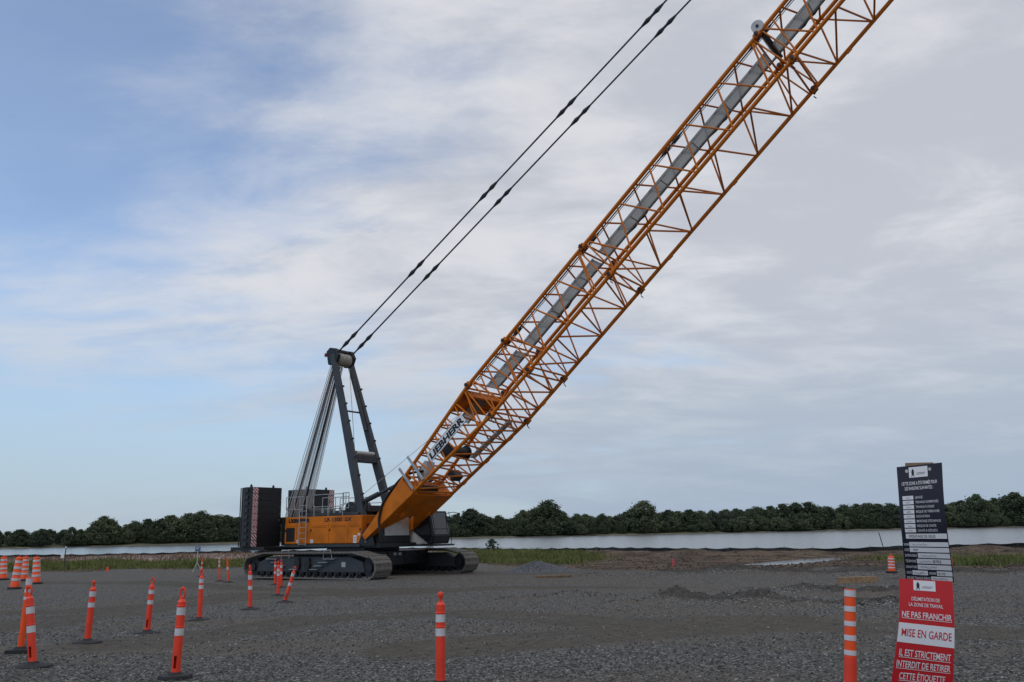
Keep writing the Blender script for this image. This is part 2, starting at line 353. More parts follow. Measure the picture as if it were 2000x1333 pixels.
# crawlers
def crawler_path():
    wheel=[(4.22,.60,.56),(-4.22,.60,.56)]; pts=[]
    # right end: from slope tangent to bottom
    for k in range(15):
        a=R(62-k*(152/14)); pts.append((4.22+.56*math.cos(a),.60+.56*math.sin(a)))
    for k in range(15):
        a=R(270-k*(152/14)); pts.append((-4.22+.56*math.cos(a),.60+.56*math.sin(a)))
    pts+=[(-3.25,1.34),(3.25,1.34)]
    return pts
cp=crawler_path(); cp2=cp+[cp[0]]
seg=[math.dist(a,b_) for a,b_ in zip(cp2[:-1],cp2[1:])]; tot=sum(seg); NS=68
shoe=MB()
shoe.box(-.142,.142,-.60,.60,-.055,.0); shoe.box(-.142,-.095,-.60,.60,0,.022); shoe.box(.06,.10,-.6,.6,0,.018)
for yy in (-.3,0,.3): shoe.box(-.11,.12,yy-.05,yy+.05,-.13,-.055)
shoe_me=shoe.mesh('track_shoe',TRACK)
def on_path(s):
    s%=tot
    for (a,b_),L in zip(zip(cp2[:-1],cp2[1:]),seg):
        if s<=L: 
            u=s/L; return (a[0]+(b_[0]-a[0])*u,a[1]+(b_[1]-a[1])*u),((b_[0]-a[0])/L,(b_[1]-a[1])/L)
        s-=L
roller_me=MB().tube((0,-.42,0),(0,-.12,0),.17,14).tube((0,.12,0),(0,.42,0),.17,14).tube((0,-.5,0),(0,.5,0),.07,8).mesh('roller',BLACK,True)
for side,yc in (('near',-3.6),('far',3.6)):
    fr=MB()
    fr.prism([(-3.9,.36),(3.9,.36),(3.75,.86),(2.9,1.12),(-2.9,1.12),(-3.75,.86)],yc-.40,yc+.40)
    cr=fr.build('crawler',DGREY,crane,bevel=.02,label='dark grey crawler track on the camera side' if side=='near' else 'dark grey crawler track on the far side')
    for k in range(NS):
        (x,z),(dx,dz)=on_path(k*tot/NS)
        o=bpy.data.objects.new('track_shoe',shoe_me); nx,nz=-dz,dx      # outward normal is (dz,-dx) for clockwise path
        ox,oz=(dz,-dx); 
        if (x*ox+(z-.7)*oz)<0: ox,oz=-ox,-oz
        X=Vector((dx,0,dz)); Z=Vector((ox,0,oz)); Y=Z.cross(X)
        m3=Matrix((X,Y,Z)).transposed().to_4x4(); m3.translation=Vector((x,yc,z+.0)); o.matrix_local=m3; link(o,cr)
    for k in range(15):
        o=bpy.data.objects.new('track_roller',roller_me); o.location=(-3.5+k*.5,yc,.25); link(o,cr)
    for sx in (-1,1):
        wv=MB().tube((sx*4.22,yc-.34,.60),(sx*4.22,yc+.34,.60),.47,24).tube((sx*4.22,yc-.44,.60),(sx*4.22,yc+.44,.60),.20,16)
        wv.build('drive_sprocket' if sx<0 else 'idler_wheel',BLACK,cr,True)
    s_=-1 if yc<0 else 1
    yo=yc+s_*.40
    for (x0,x1,z) in ((-3.1,-2.3,1.0),(-2.7,-2.0,.83),(-2.4,-1.7,.66),(-1.3,-.7,.48),(.2,.75,.48),(.5,1.1,.66),(.85,1.5,.83),(1.2,1.95,1.0)):
        MB().box(x0,x1,min(yo,yo+s_*.16),max(yo,yo+s_*.16),z,z+.025).build('step',SILVER,cr)
    for x0 in (-2.0,1.1):
        MB().path([(x0,yo+s_*.05,1.0),(x0+.05,yo+s_*.05,1.42),(x0+.5,yo+s_*.05,1.45),(x0+.62,yo+s_*.05,1.05)],.02,6).build('grab_rail',SILVER,cr)
    for x0 in (-.75,.0):
        MB().prism([(x0-.12,.45),(x0+.12,.45),(x0+.22,.75),(x0+.12,1.08),(x0-.12,1.08),(x0-.22,.75)],min(yo,yo+s_*.14),max(yo,yo+s_*.14)).build('bracket',BLACK,cr,bevel=.02)
    MB().box(2.35,2.62,min(yo,yo+s_*.012),max(yo,yo+s_*.012),.62,.86).build('sticker',SILVER,cr)
# carbody
cb=MB().box(-2.0,2.0,-3.2,3.2,.55,1.30).box(-1.4,1.4,-1.4,1.4,1.30,1.52).build('carbody',BLACK,crane,bevel=.03)
for x in (2.002,):
    for y in (-1.6,-.2,1.2,2.4): MB().box(x,x+.05,y-.04,y+.04,.56,1.29).build('rib',BLACK,cb)
    MB().box(x+.001,x+.06,-3.1,3.1,.95,1.0).build('weld_seam',BLACK,cb)
    for y in (.35,.75): MB().box(x,x+.012,y-.12,y+.12,1.06,1.2).build('sticker',SILVER,cb)
MB().tube((0,0,1.5),(0,0,1.72),1.25,32).build('slewing_ring',BLACK,crane,True)
# superstructure house
house=MB().box(-4.55,1.38,-1.58,1.58,1.72,3.20).build('machinery_house',ORANGE,crane,bevel=.03)
MB().box(-4.6,2.6,-1.5,1.5,1.50,1.715).build('deck_frame',BLACK,crane)
MB().box(-4.5,1.3,-1.66,-1.5,1.56,1.70).build('running_board',DGREY,crane)
XD=[-4.55,-3.58,-2.52,-1.07,.38,1.38]; yf=-1.58
for k in range(5):
    x0,x1=XD[k]+.015,XD[k+1]-.015
    d=MB().box(x0,x1,yf-.025,yf-.002,1.76,2.86).build('door',ORANGE,house,bevel=.01)
    if k!=1:
        MB().box(x0+.12,x1-.12,yf-.045,yf-.026,2.70,2.73).box(x0+.12,x1-.12,yf-.045,yf-.026,2.62,2.64).build('door_crease',ORANGE,d)
    if k==0:
        MB().box(x0+.12,x1-.13,yf-.034,yf-.0255,1.86,2.62).build('air_intake',INK,d)
        for q in range(9): MB().box(x0+.13,x1-.14,yf-.045,yf-.036,1.90+q*.08,1.915+q*.08).build('louvre',BLACK,d)
    if k in (0,2,3,4):
        hx=x0+.07 if k!=4 else x1-.08
        MB().box(hx-.035,hx+.035,yf-.05,yf-.026,2.40,2.52).build('latch',INK,d)
for (x0,x1,z0,z1) in ((-3.55,-3.36,1.78,1.95),(-2.48,-2.24,1.78,1.96),(.78,1.02,1.76,2.15),(1.1,1.27,2.14,2.26)):
    s_=MB().box(x0,x1,yf-.032,yf-.0255,z0,z1).build('sticker',STICK,house)
    for q in range(3): MB().box(x0+.03,x1-.03,yf-.035,yf-.0325,z0+(z1-z0)*(.2+.25*q),z0+(z1-z0)*(.3+.25*q)).build('print',GREYPR,s_)
def side_text(txt,x0,x1,z0,z1,y,parent,m=INK,bold=.03,shear=0.):
    X,Z,f=fit_text(txt,x0,x1,z0,z1,bold,shear)
    MB().add([(a,y,c) for a,c in zip(X,Z)],f).build('lettering',m,parent)
side_text('LIEBHERR',-4.28,-2.55,2.91,3.11,yf-.006,house,bold=.06)
side_text('LR 1300',-1.42,-.10,2.91,3.12,yf-.006,house,bold=.035)
side_text('.1',-.07,.07,2.92,3.02,yf-.006,house,bold=.01)
side_text('SX',.12,.62,2.91,3.12,yf-.006,house,bold=.035)
# roof deck gear and railings
top=MB().box(-3.2,.9,-1.35,-.15,3.205,3.38).box(-2.6,.6,.2,1.4,3.205,3.55).box(-.2,1.2,-.9,.7,3.385,3.72).build('roof_deck',DGREY,crane,bevel=.03)
MB().tube((-.6,-.5,3.62),(-.6,.9,3.62),.36,18).build('hoist_winch',BLACK,crane,True)
MB().tube((-3.6,-1.0,3.3),(-3.6,1.0,3.3),.42,18).build('luffing_winch',BLACK,crane,True)
for k in range(4): MB().tube((-1.9+.45*k,-1.28,3.38),(-1.9+.45*k,-1.28,3.62+.06*(k%2)),.07,8).build('filler_cap',SILVER,crane)
rl=MB()
yr=-1.55
for (x0,x1,z0,z1) in ((-4.55,-3.2,3.62,4.32),(-2.35,-.05,3.72,4.38),(-1.65,.35,3.60,4.2),(-.1,.35,3.86,4.42)):
    rl.path([(x0,yr,z0),(x0,yr,z1),(x1,yr,z1),(x1,yr,z0),(x0,yr,z0)],.022,6)
    rl.tube(((x0+x1)/2,yr,z0),((x0+x1)/2,yr,z1),.02,6)
for x in (-4.5,-3.25,-2.3,-1.2,-.1): rl.tube((x,yr,3.2),(x,yr,3.8),.022,6)
rl.build('railing',SILVER,crane,True)
rl=MB()
for x0,x1 in ((-3.4,1.3),(1.45,2.7)):
    for z in (3.62,3.95,4.3): rl.tube((x0,1.55,z),(x1,1.55,z),.02,6)
    for k in range(5): x=x0+(x1-x0)*k/4; rl.tube((x,1.55,3.2 if x<1.4 else 2.9),(x,1.55,4.3),.02,6)
rl.build('railing',SILVER,crane,True)
ld=MB(); lx0,lx1=-3.22,-2.68; ly=-1.76
ld.tube((lx0,ly,1.66),(lx0,ly,4.30),.028,6).tube((lx1,ly,1.66),(lx1,ly,4.30),.028,6).path([(lx0,ly,4.3),(lx0,-1.55,4.34)],.025,6).path([(lx1,ly,4.3),(lx1,-1.55,4.34)],.025,6)
lad=ld.build('ladder',SILVER,crane,True)
for k in range(8): rod('rung',(lx0,ly,1.72+.30*k),(lx1,ly,1.72+.30*k),.018,SILVER,lad,6)
# front of the superstructure: bulkhead, panel, boom foot brackets
MB().box(1.39,2.25,-1.25,1.3,1.72,2.75).build('front_bulkhead',BLACK,crane,bevel=.02)
MB().box(2.26,2.32,-.8,1.15,2.1,3.05).build('front_panel',WHITEP,crane,bevel=.01)
for y in (-1.45,1.45):
    MB().prism([(1.1,1.6),(2.3,1.6),(2.05,2.35),(1.75,2.5),(1.45,2.35)],y-.16,y-.11).prism([(1.1,1.6),(2.3,1.6),(2.05,2.35),(1.75,2.5),(1.45,2.35)],y+.11,y+.16).build('boom_foot_bracket',BLACK,crane)
    MB().tube((1.75,y-.22,2.15),(1.75,y+.22,2.15),.11,14).build('foot_pin',SILVER,crane,True)
for k in range(3): MB().tube((1.43,-1.50+.1*k,1.80+.13*k),(1.75,-1.66,1.80+.13*k),.03,6).build('hydraulic_fitting',SILVER,crane)
# counterweight
for sgn in (-1,1):
    nS=9; z0=1.62; hS=(4.93-z0)/nS
    for k in range(nS):
        yi,yo=1.05,3.18
        pts=[(-5.55,sgn*yi),(-5.55,sgn*yo),(-6.15,sgn*(yo+.02)),(-6.75,sgn*(yo-.25)),(-7.2,sgn*(yo-.8)),(-7.35,sgn*(yi+.5)),(-7.35,sgn*yi)]
        if sgn>0: pts=pts[::-1]
        n=len(pts); za,zb=z0+k*hS+.003,z0+(k+1)*hS-.003
        v=[(x,y,za) for x,y in pts]+[(x,y,zb) for x,y in pts]
        f=[tuple(range(n)),tuple(range(2*n-1,n-1,-1))]+[(q,q+n,(q+1)%n+n,(q+1)%n) for q in range(n)]
        sl=MB().add(v,f).build('counterweight_slab',BLACK,crane,bevel=.007)
        # lifting lug on the outer side
        ylug=sgn*(yo+.02)
        MB().box(-6.02,-5.82,min(ylug,ylug+sgn*.07),max(ylug,ylug+sgn*.07),za+.09,zb-.09).build('lifting_lug',DGREY,sl)
        if k>=0:      # hazard stripes at the outer edge of the front face
            w0=yo-.42; w1=yo-.04; st=MB(); hh=zb-za-.03; nst=3
            plate=MB().box(-5.55+.002,-5.55+.008,min(sgn*w0,sgn*w1),max(sgn*w0,sgn*w1),za+.015,zb-.015).build('warning_plate',STICK,sl)
            za_,zb_=za+.015,zb-.015
            for q in range(-5,5):
                c0=za_+q*.20; c1=c0+.10          # stripe between the lines z-(y-w0)=c0 and c1
                def clip(P,f):
                    o=[]
                    for (a_,b2) in zip(P,P[1:]+P[:1]):
                        fa,fb=f(a_),f(b2)
                        if fa>=0: o.append(a_)
                        if fa*fb<0: tt=fa/(fa-fb); o.append((a_[0]+(b2[0]-a_[0])*tt,a_[1]+(b2[1]-a_[1])*tt))
                    return o
                P=[(w0,za_),(w1,za_),(w1,zb_),(w0,zb_)]; P=clip(P,lambda p:(p[1]-(p[0]-w0))-c0); P=clip(P,lambda p:c1-(p[1]-(p[0]-w0))) if P else P
                if len(P)<3: continue
                vv=[(-5.55+.0105,sgn*y,z) for y,z in P]; st.add(vv,[tuple(range(len(P)))])
            st.build('red_stripes',REDS,plate)
    for y in (1.3,2.9): MB().tube((-6.0,sgn*y,4.93),(-6.0,sgn*y,5.05),.07,8).tube((-6.0,sgn*y,5.05),(-6.0,sgn*y,5.10),.04,8).build('lifting_eye',BLACK,crane)
    MB().tube((-6.3,sgn*3.24,1.65),(-6.3,sgn*3.24,4.9),.035,6).tube((-6.55,sgn*3.16,1.65),(-6.55,sgn*3.16,4.9),.03,6).build('tie_chain',BLACK,crane)
MB().box(-7.3,-4.5,-3.1,3.1,1.42,1.615).build('counterweight_tray',BLACK,crane,bevel=.02)
MB().box(-5.5,-4.56,-1.0,1.0,1.65,3.1).build('tail_frame',BLACK,crane,bevel=.02)
MB().box(-5.3,-5.1,-3.25,-1.6,1.30,1.40).box(-4.9,-4.75,-2.6,-1.6,1.36,1.42).build('tray_beam',SILVER,crane)
# A-frame: two box legs leaning back, cross beams, head with rope drum
AT=(-2.05,12.5)
def leg(y0,y1):
    mb=MB(); x0,z0=1.23,2.3; x1,z1=AT
    d=Vector((x1-x0,0,z1-z0)).normalized(); n=Vector((d.z,0,-d.x))
    v=[]
    for (x,z,y,hw,hn) in ((x0,z0,y0,.14,.21),(x0+(x1-x0)*.36,z0+(z1-z0)*.36,y0+(y1-y0)*.36,.15,.23),(x1,z1,y1,.12,.17)):
        c=Vector((x,y,z))
        for sy,sn in ((-1,-1),(1,-1),(1,1),(-1,1)): v.append(c+Vector((0,sy*hw,0))+n*sn*hn)
    f=[(0,3,2,1),(8,9,10,11)]
    for k in (0,4): f+=[(k+q,k+(q+1)%4,k+4+(q+1)%4,k+4+q) for q in range(4)]
    return mb.add(v,f)
LEGY=((-1.16,-.64),(1.16,.64))
for y0,y1 in LEGY:
    lg=leg(y0,y1).build('a_frame_leg',DGREY,crane,bevel=.03)
    for k in range(7):
        u=.2+.1*k; MB().box(1.23+(AT[0]-1.23)*u+.28,1.23+(AT[0]-1.23)*u+.36,y0+(y1-y0)*u-.05,y0+(y1-y0)*u+.05,2.3+10.25*u-.05,2.3+10.25*u+.05).build('bracket',BLACK,lg)
def legpt(u,y=0): return Vector((1.23+(AT[0]-1.23)*u,y,2.3+(AT[1]-2.3)*u))
p=legpt(.395); MB().box(p.x-.25,p.x+.22,-.85,.85,p.z-.2,p.z+.2).build('cross_beam',DGREY,crane,bevel=.03)
MB().tube((p.x-.02,-.6,p.z+.32),(p.x-.02,.78,p.z+.32),.12,14).build('roller_tube',WHITEP,crane,True)
p=legpt(.665); MB().tube((p.x,-.75,p.z),(p.x,.75,p.z),.05,8).build('cross_tube',DGREY,crane,True)
p1=legpt(.56,.55)+Vector((.12,0,0)); p2=legpt(.93,.42)+Vector((.15,0,0)); MB().tube(p1,p2,.10,10).build('mast_cylinder',DGREY,crane,True)
# head
hx,hz=AT
hd=MB()
for y in (-.64,.64):
    hd.prism([(hx-.30,hz-.6),(hx+.32,hz-.6),(hx+.52,hz-.1),(hx+.28,hz+.32),(hx-.2,hz+.42),(hx-.48,hz+.2)],y-.11,y+.11)
hd.prism([(hx-.40,hz+.22),(hx+.22,hz+.16),(hx+.2,hz+.31),(hx-.18,hz+.43)],-.53,.53)
hd.build('a_frame_head',BLACK,crane,bevel=.03)
dr=MB(); prof=[]
for k in range(16):
    yy=-.47+.94*k/15; dr.tube((hx+.05,yy-.028,hz-.24),(hx+.05,yy+.028,hz-.24),.38 if k%2 else .35,20)
dr.build('rope_sheaves',ROPEW,crane,True)
MB().tube((hx+.05,-.6,hz-.24),(hx+.05,.6,hz-.24),.12,10).build('sheave_axle',BLACK,crane)
MB().box(hx-.58,hx-.48,-.80,-.66,hz-.10,hz+.12).build('warning_lamp',REDS,crane,bevel=.03)
# luffing ropes from the head down to the tail
nro=22
for k in range(nro):
    y=-.45+.90*k/(nro-1); y2=-.95+1.9*k/(nro-1)
    rod('luffing_rope',(hx-.30+.06*(k%3),y,hz-.40),(-5.45+.10*(k%3),y2*.95,3.0),.019,ROPE,crane,5)
for y in (-.22,.12): rod('hose_band',(hx-.28,y,hz-.6),(-5.35,y*2,3.0),.06,PEND,crane,6)
MB().box(-5.7,-5.15,-.98,.98,2.85,3.25).build('lower_sheave_block',BLACK,crane,bevel=.03)
rod('signal_cable',(hx+.5,.2,hz-.8),(-.6,.2,3.5),.018,ROPE,crane,5)
# boom: frame at the foot hinge, X along the boom
EL=R(40.85); HW=1.61; HH=1.075; HINGE=Vector((1.75,0,2.15))
BM=Matrix.Translation(HINGE)@Matrix.Rotation(-EL,4,'Y')
def BP(s,y,n): return BM@Vector((s,y,n))
CR=.095; LR_=.045
def section(name,s0,s1,nb,hf=None):
    mb=MB(); hf=hf or (lambda s:HH)
    for y in (-HW,HW):
        pass
    sec=bpy.data.objects.new(name,None); sec.empty_display_size=.2; link(sec,crane); sec.matrix_local=BM
    for y in (-HW,HW):
        for n in (-1,1): rod('chord',(s0+.02,y,n*hf(s0)),(s1-.02,y,n*hf(s1)),CR,ORANGE,sec,12)
    e=.30; Ls=s1-s0; st=(Ls-2*e)/nb
    def bar(a,b_,r=LR_): rod('lacing_bar',(a[0],a[1],a[2]*hf(a[0])),(b_[0],b_[1],b_[2]*hf(b_[0])),r,ORANGE,sec,8)
    for y in (-HW,HW):                       # side faces, zigzag top to bottom chord
        for k in range(nb):
            a=s0+e+k*st; mid=a+st/2
            bar((a+.06,y,1),(mid-.04,y,-1)); bar((mid+.04,y,-1),(a+st-.06,y,1))
        bar((s0+e-.05,y,1),(s0+e-.03,y,-1),.04); bar((s1-e+.05,y,1),(s1-e+.05,y,-1),.04)
        bar((s1-e,y,1),(s1-e-.7,y,-1),.04); bar((s0+e,y,-1),(s0+e+.6,y,1),.04)
    for n in (-1,1):                         # top and bottom faces
        for k in range(nb):
            a=s0+e+k*st; mid=a+st/2
            ya,yb=(-HW,HW) if n>0 else (HW,-HW)
            bar((a+.05,yb,n),(mid-.04,ya,n)); bar((mid+.04,ya,n),(a+st-.05,yb,n))
        bar((s0+e-.12,-HW,n),(s0+e-.12,HW,n),.05); bar((s1-e+.12,-HW,n),(s1-e+.12,HW,n),.05)
    bar((s0+.25,-HW,-1),(s0+.25,HW,1),.035)
    for y in (-HW,HW):                       # pin lugs at the joint
        for n in (-HH,HH):
            MB().box(s1-.16,s1+.16,y-.13,y+.13,n-.12,n+.12).tube((s1,y-.19,n),(s1,y+.19,n),.075,10).build('pin_joint',ORANGE,sec,bevel=.02)
            MB().tube((s1,y-.24,n),(s1,y-.19,n),.09,10).tube((s1-.16,y-.05,n-.2),(s1+.05,y-.22,n-.25),.03,6).tube((s1-.22,y+.1,n-.16),(s1-.22,y+.12,n-.32),.025,6).build('pin_clip',BLACK,sec)
    for k in range(max(1,nb//2)):
        a=s0+e+(2*k+.75)*st; MB().tube((a,HW-.06,-hf(a)-.12),(a+.26,HW-.06,-hf(a+.26)-.12),.045,8).build('cable_guide',ORANGE,sec)
    return sec
SEC=[(9.85,12.85,2),(12.85,18.85,3),(18.85,30.85,5),(30.85,42.85,5),(42.85,54.85,5),(54.85,66.85,5)]
hb_=lambda s_:HH if s_>=9.85 else .13+.096*s_
base=section('boom_foot_section',3.7,9.85,6,hb_)
for a,b_,n in SEC: section('boom_section',a,b_,n)
# box foot
S1=3.72; bx=MB()
for y in (-1,1):
    yo,yi=y*1.70,y*1.24
    sec_=[(-.2,-.17,.17),(.5,-.24,.22),(S1,-hb_(S1)-.09,hb_(S1)+.07)]
    v=[]
    for s,n0,n1 in sec_:
        v+=[(s,min(yo,yi),n0),(s,max(yo,yi),n0),(s,max(yo,yi),n1),(s,min(yo,yi),n1)]
    f=[(0,1,2,3)[::-1],(8,9,10,11)]
    for k in (0,4): f+=[(k+q,k+(q+1)%4,k+4+(q+1)%4,k+4+q) for q in range(4)]
    bx.add(v,f)
ft=bx.build('boom_foot',ORANGE,crane,bevel=.03); ft.matrix_local=BM
# bottom skin with a vee cut-out, and top skin
def skin(n_at,name,vs):
    v=[(s,y,n_at(s)) for s,y in vs]+[(s,y,n_at(s)-.05) for s,y in vs]; n=len(vs)
    o=MB().add(v,[tuple(range(n)),tuple(range(2*n-1,n-1,-1))]+[(q,q+n,(q+1)%n+n,(q+1)%n) for q in range(n)]).build(name,ORANGE,ft)
low=lambda s:-.24-(s-.5)*(hb_(S1)+.09-.24)/(S1-.5)+.02
hi=lambda s:.22+(s-.5)*(hb_(S1)+.07-.22)/(S1-.5)-.01
skin(low,'bottom_plate',[(.75,-1.24),(1.9,-.2),(1.9,.2),(.75,1.24),(S1,1.24),(S1,-1.24)])
skin(hi,'top_plate',[(2.6,-1.24),(2.6,1.24),(S1-.2,1.24),(S1-.2,-1.24)])
MB().box(S1-.1,S1-.02,-1.24,1.24,-hb_(S1),hb_(S1)-.1).build('end_bulkhead',ORANGE,ft)
MB().box(.35,.5,-1.24,1.24,-.12,.06).build('foot_cross_tie',ORANGE,ft)
for y,s in ((-1.0,2.1),(1.0,2.2)): MB().box(s-.12,s+.12,y-.05,y+.05,low(s)-.2,low(s)-.03).build('lug',ORANGE,ft)
# hoses draped over the foot
def curve_pts(pts,n=18):
    P=[Vector(p) for p in pts]; out=[]
    P=[P[0]*2-P[1]]+P+[P[-1]*2-P[-2]]
    for k in range(1,len(P)-2):
        for q in range(n//(len(P)-3)+1):
            u=q/(n//(len(P)-3)+1); a,b_,c,d=P[k-1:k+3]
            out.append(.5*((2*b_)+(c-a)*u+(2*a-5*b_+4*c-d)*u*u+(3*b_-a-3*c+d)*u**3))
    out.append(P[-2]); return out
for k,dy in enumerate((0,-.08,.08)):
    MB().path(curve_pts([(4.6,-1.0+dy,.25),(3.9,-1.40+dy,.62),(3.0,-1.58+dy,hi(3.0)+.13),(2.0,-1.70+dy,hi(2.0)+.03),(1.5,-1.77+dy*.3,.12),(1.2,-1.78+dy*.3,-.15),(.95,-1.76+dy*.3,-.6),(.75,-1.5+dy,-1.0)],24),.05,7).build('hydraulic_hose',RUBBER,ft,True)
def bobj(mb,name,m,par=None,smooth=False,bevel=0,**k):
    o=mb.build(name,m,par or crane,smooth,bevel,**k)
    if par is None: o.matrix_local=BM
    return o
GRATE=bpy.data.materials.new('open_grating'); GRATE.use_nodes=True; t=GRATE.node_tree; t.nodes.remove(t.nodes['Principled BSDF'])
df=N('ShaderNodeBsdfDiffuse',t); df.inputs[0].default_value=(.22,.22,.205,1); tl_=N('ShaderNodeBsdfTranslucent',t); tl_.inputs[0].default_value=(.22,.22,.205,1); mxs=N('ShaderNodeAddShader',t); LK(df.outputs[0],mxs.inputs[0],t); LK(tl_.outputs[0],mxs.inputs[1],t); LK(mxs.outputs[0],t.nodes['Material Output'].inputs[0],t)
# walkway, stored pendant bars, plates and winch in the boom
for a,b_ in [(7.6,9.4)]+[(s+.25,e-.25) for s,e,_ in SEC]:
    wk=bobj(MB().add([(a,-.40,HH-.17),(b_,-.40,HH-.17),(b_,.40,HH-.17),(a,.40,HH-.17)],[(0,1,2,3)]),'walkway',GRATE)
    for yy in (-.42,.42): MB().box(a,b_,yy-.02,yy+.02,HH-.23,HH-.10).build('side_rail',GREYP,wk)
    L=b_-a
    for q in range(1,int(L/2.2)+1): MB().box(a+q*2.2-.02,a+q*2.2+.02,-.40,.40,HH-.149,HH-.135).box(a+q*2.2-.02,a+q*2.2+.02,-.40,.40,HH-.216,HH-.203).build('tread_edge',SILVER,wk)
def pendant(name,pts,r,every,first,m=PEND,parent=None):
    a,b_=[Vector(p) for p in pts]; d=(b_-a); L=d.length; d.normalize()
    mb=MB().tube(a,b_,r,8)
    s=first
    while s<L-1:
        c=a+d*s
        for o1,o2,r1,r2 in ((-.75,-.32,r,r*2.6),(-.32,-.08,r*2.6,r*1.5),(-.08,.08,r*1.5,r*1.5),(.08,.32,r*1.5,r*2.6),(.32,.75,r*2.6,r)): mb.tube(c+d*o1,c+d*o2,r1,8,r2)
        s+=every
    o=mb.build(name,m,crane,True)
    return o
for y,r in ((-1.22,.035),(-1.06,.018),(.92,.04),(.80,.016)):
    o=pendant('stored_pendant_bar',((10.2,y,HH+.06),(66,y,HH+.06)),r,5.9 if r>.03 else 99,3.0 if y<0 else 5.2); o.matrix_local=BM
bobj(MB().box(8.2,9.55,-1.5,1.5,HH-.06,HH-.02).box(9.45,9.55,-1.5,1.5,HH-.5,HH-.06),'joint_plate',ORANGE)
bobj(MB().prism([(6.6,-hb_(6.6)+.1),(9.5,-HH+.12),(9.5,-HH+.2),(6.6,-hb_(6.6)+.18)],.30,.72),'lower_walkway',WHITEP)
bobj(MB().tube((6.3,-.8,.05),(6.3,.8,.05),.27,20).tube((6.3,-.85,.05),(6.3,-.8,.05),.38,20).tube((6.3,.8,.05),(6.3,.85,.05),.38,20),'boom_winch',BLACK,smooth=True)
bobj(MB().box(4.8,5.2,.5,1.2,-.6,-.1),'hydraulic_box',BLACK,bevel=.04)
bobj(MB().prism([(3.9,-.1),(4.9,-.45),(5.4,.1),(5.0,.62),(4.2,.55)],-.95,-.90),'sheave_plate',WHITEP,bevel=.02)
bobj(MB().tube((4.75,-.88,.1),(4.75,-.70,.1),.28,18),'guide_sheave',BLACK,smooth=True)
for s in (3.95,4.75): bobj(MB().box(s-.07,s+.07,-HW-.16,-HW-.11,-hb_(s)+.05,hb_(s)+.5),'support_bracket',SILVER,bevel=.01)
bobj(MB().tube((3.95,-1.3,-.35),(3.95,.2,-.35),.17,12),'cable_drum',RUBBER,smooth=True)
# name board on the near side of the boom foot section
nb=bobj(MB().box(5.70,8.62,-HW-.115,-HW-.10,-.22,.25),'name_board',STICK)
X,Z,f=fit_text('LIEBHERR',5.78,8.54,-.15,.18,.05,.12)
MB().add([(a,-HW-.119,c) for a,c in zip(X,Z)],f).build('lettering',INK,nb)
fr=MB().box(5.68,8.64,-HW-.117,-HW-.10,.255,.28).box(5.68,8.64,-HW-.117,-HW-.10,-.25,-.225); fr.build('board_edge',GREYP,nb)
# sheave block on the boom top at the 12 m section
bobj(MB().tube((31.15,-1.72,HH+.25),(31.15,-1.58,HH+.25),.28,22),'guide_sheave',WHITEP,smooth=True)
bobj(MB().box(30.95,31.2,-1.45,1.0,HH-.15,HH+.1).tube((31.15,-1.78,HH+.25),(31.15,-1.2,HH+.25),.07,8),'sheave_frame',BLACK,bevel=.03)
# boom head beyond the picture
hdm=MB()
for y in (-HW,HW):
    for n in (-HH,HH): hdm.tube((66.85,y,n),(77.5,y*.45,n*.45),CR,10)
hs=bobj(hdm,'boom_head',ORANGE,smooth=True)
for k in range(5):
    a=67.2+2*k; u=(a-66.85)/10.65; u2=(a+2-66.85)/10.65; g=lambda q:1-.55*q
    for y in (-1,1):
        rod('lacing_bar',(a,y*HW*g(u),HH*g(u)),(a+1,y*HW*g((u+u2)/2),-HH*g((u+u2)/2)),LR_,ORANGE,hs); rod('lacing_bar',(a+1,y*HW*g((u+u2)/2),-HH*g((u+u2)/2)),(a+2,y*HW*g(u2),HH*g(u2)),LR_,ORANGE,hs)
MB().tube((77.9,-.7,0),(77.9,.7,0),.55,22).build('head_sheaves',DGREY,hs,True)
# main pendants from the A-frame head to the boom head
for y,fs in ((-.58,1.1),(.58,1.2)):
    tip=BP(77.3,y*1.45,1.2); st=Vector((hx+.35,y,hz+.12))
    pendant('pendant_bar',(st,tip),.045,6.0,fs)
# backstop struts, hoist line
for y,z0 in ((-.95,3.75),(.95,3.55)):
    a=Vector((.35,y,z0)); b_=BP(3.7,y,hb_(3.7)+.12); m_=a.lerp(b_,.42)
    MB().tube(a,m_,.14,12).tube(m_,b_,.085,12).build('backstop_strut',DGREY,crane,True)
    MB().tube((.9,y,2.9),a.lerp(b_,.2),.08,8).build('strut_support',DGREY,crane)
rod('hoist_rope',(-.6,-.2,3.95),BP(8.6,-.2,hb_(8.6)+.15),.014,ROPE,crane,5)
rod('hoist_rope',BP(8.6,-.2,hb_(8.6)+.15),BP(77,-.2,.9),.014,ROPE,crane,5)
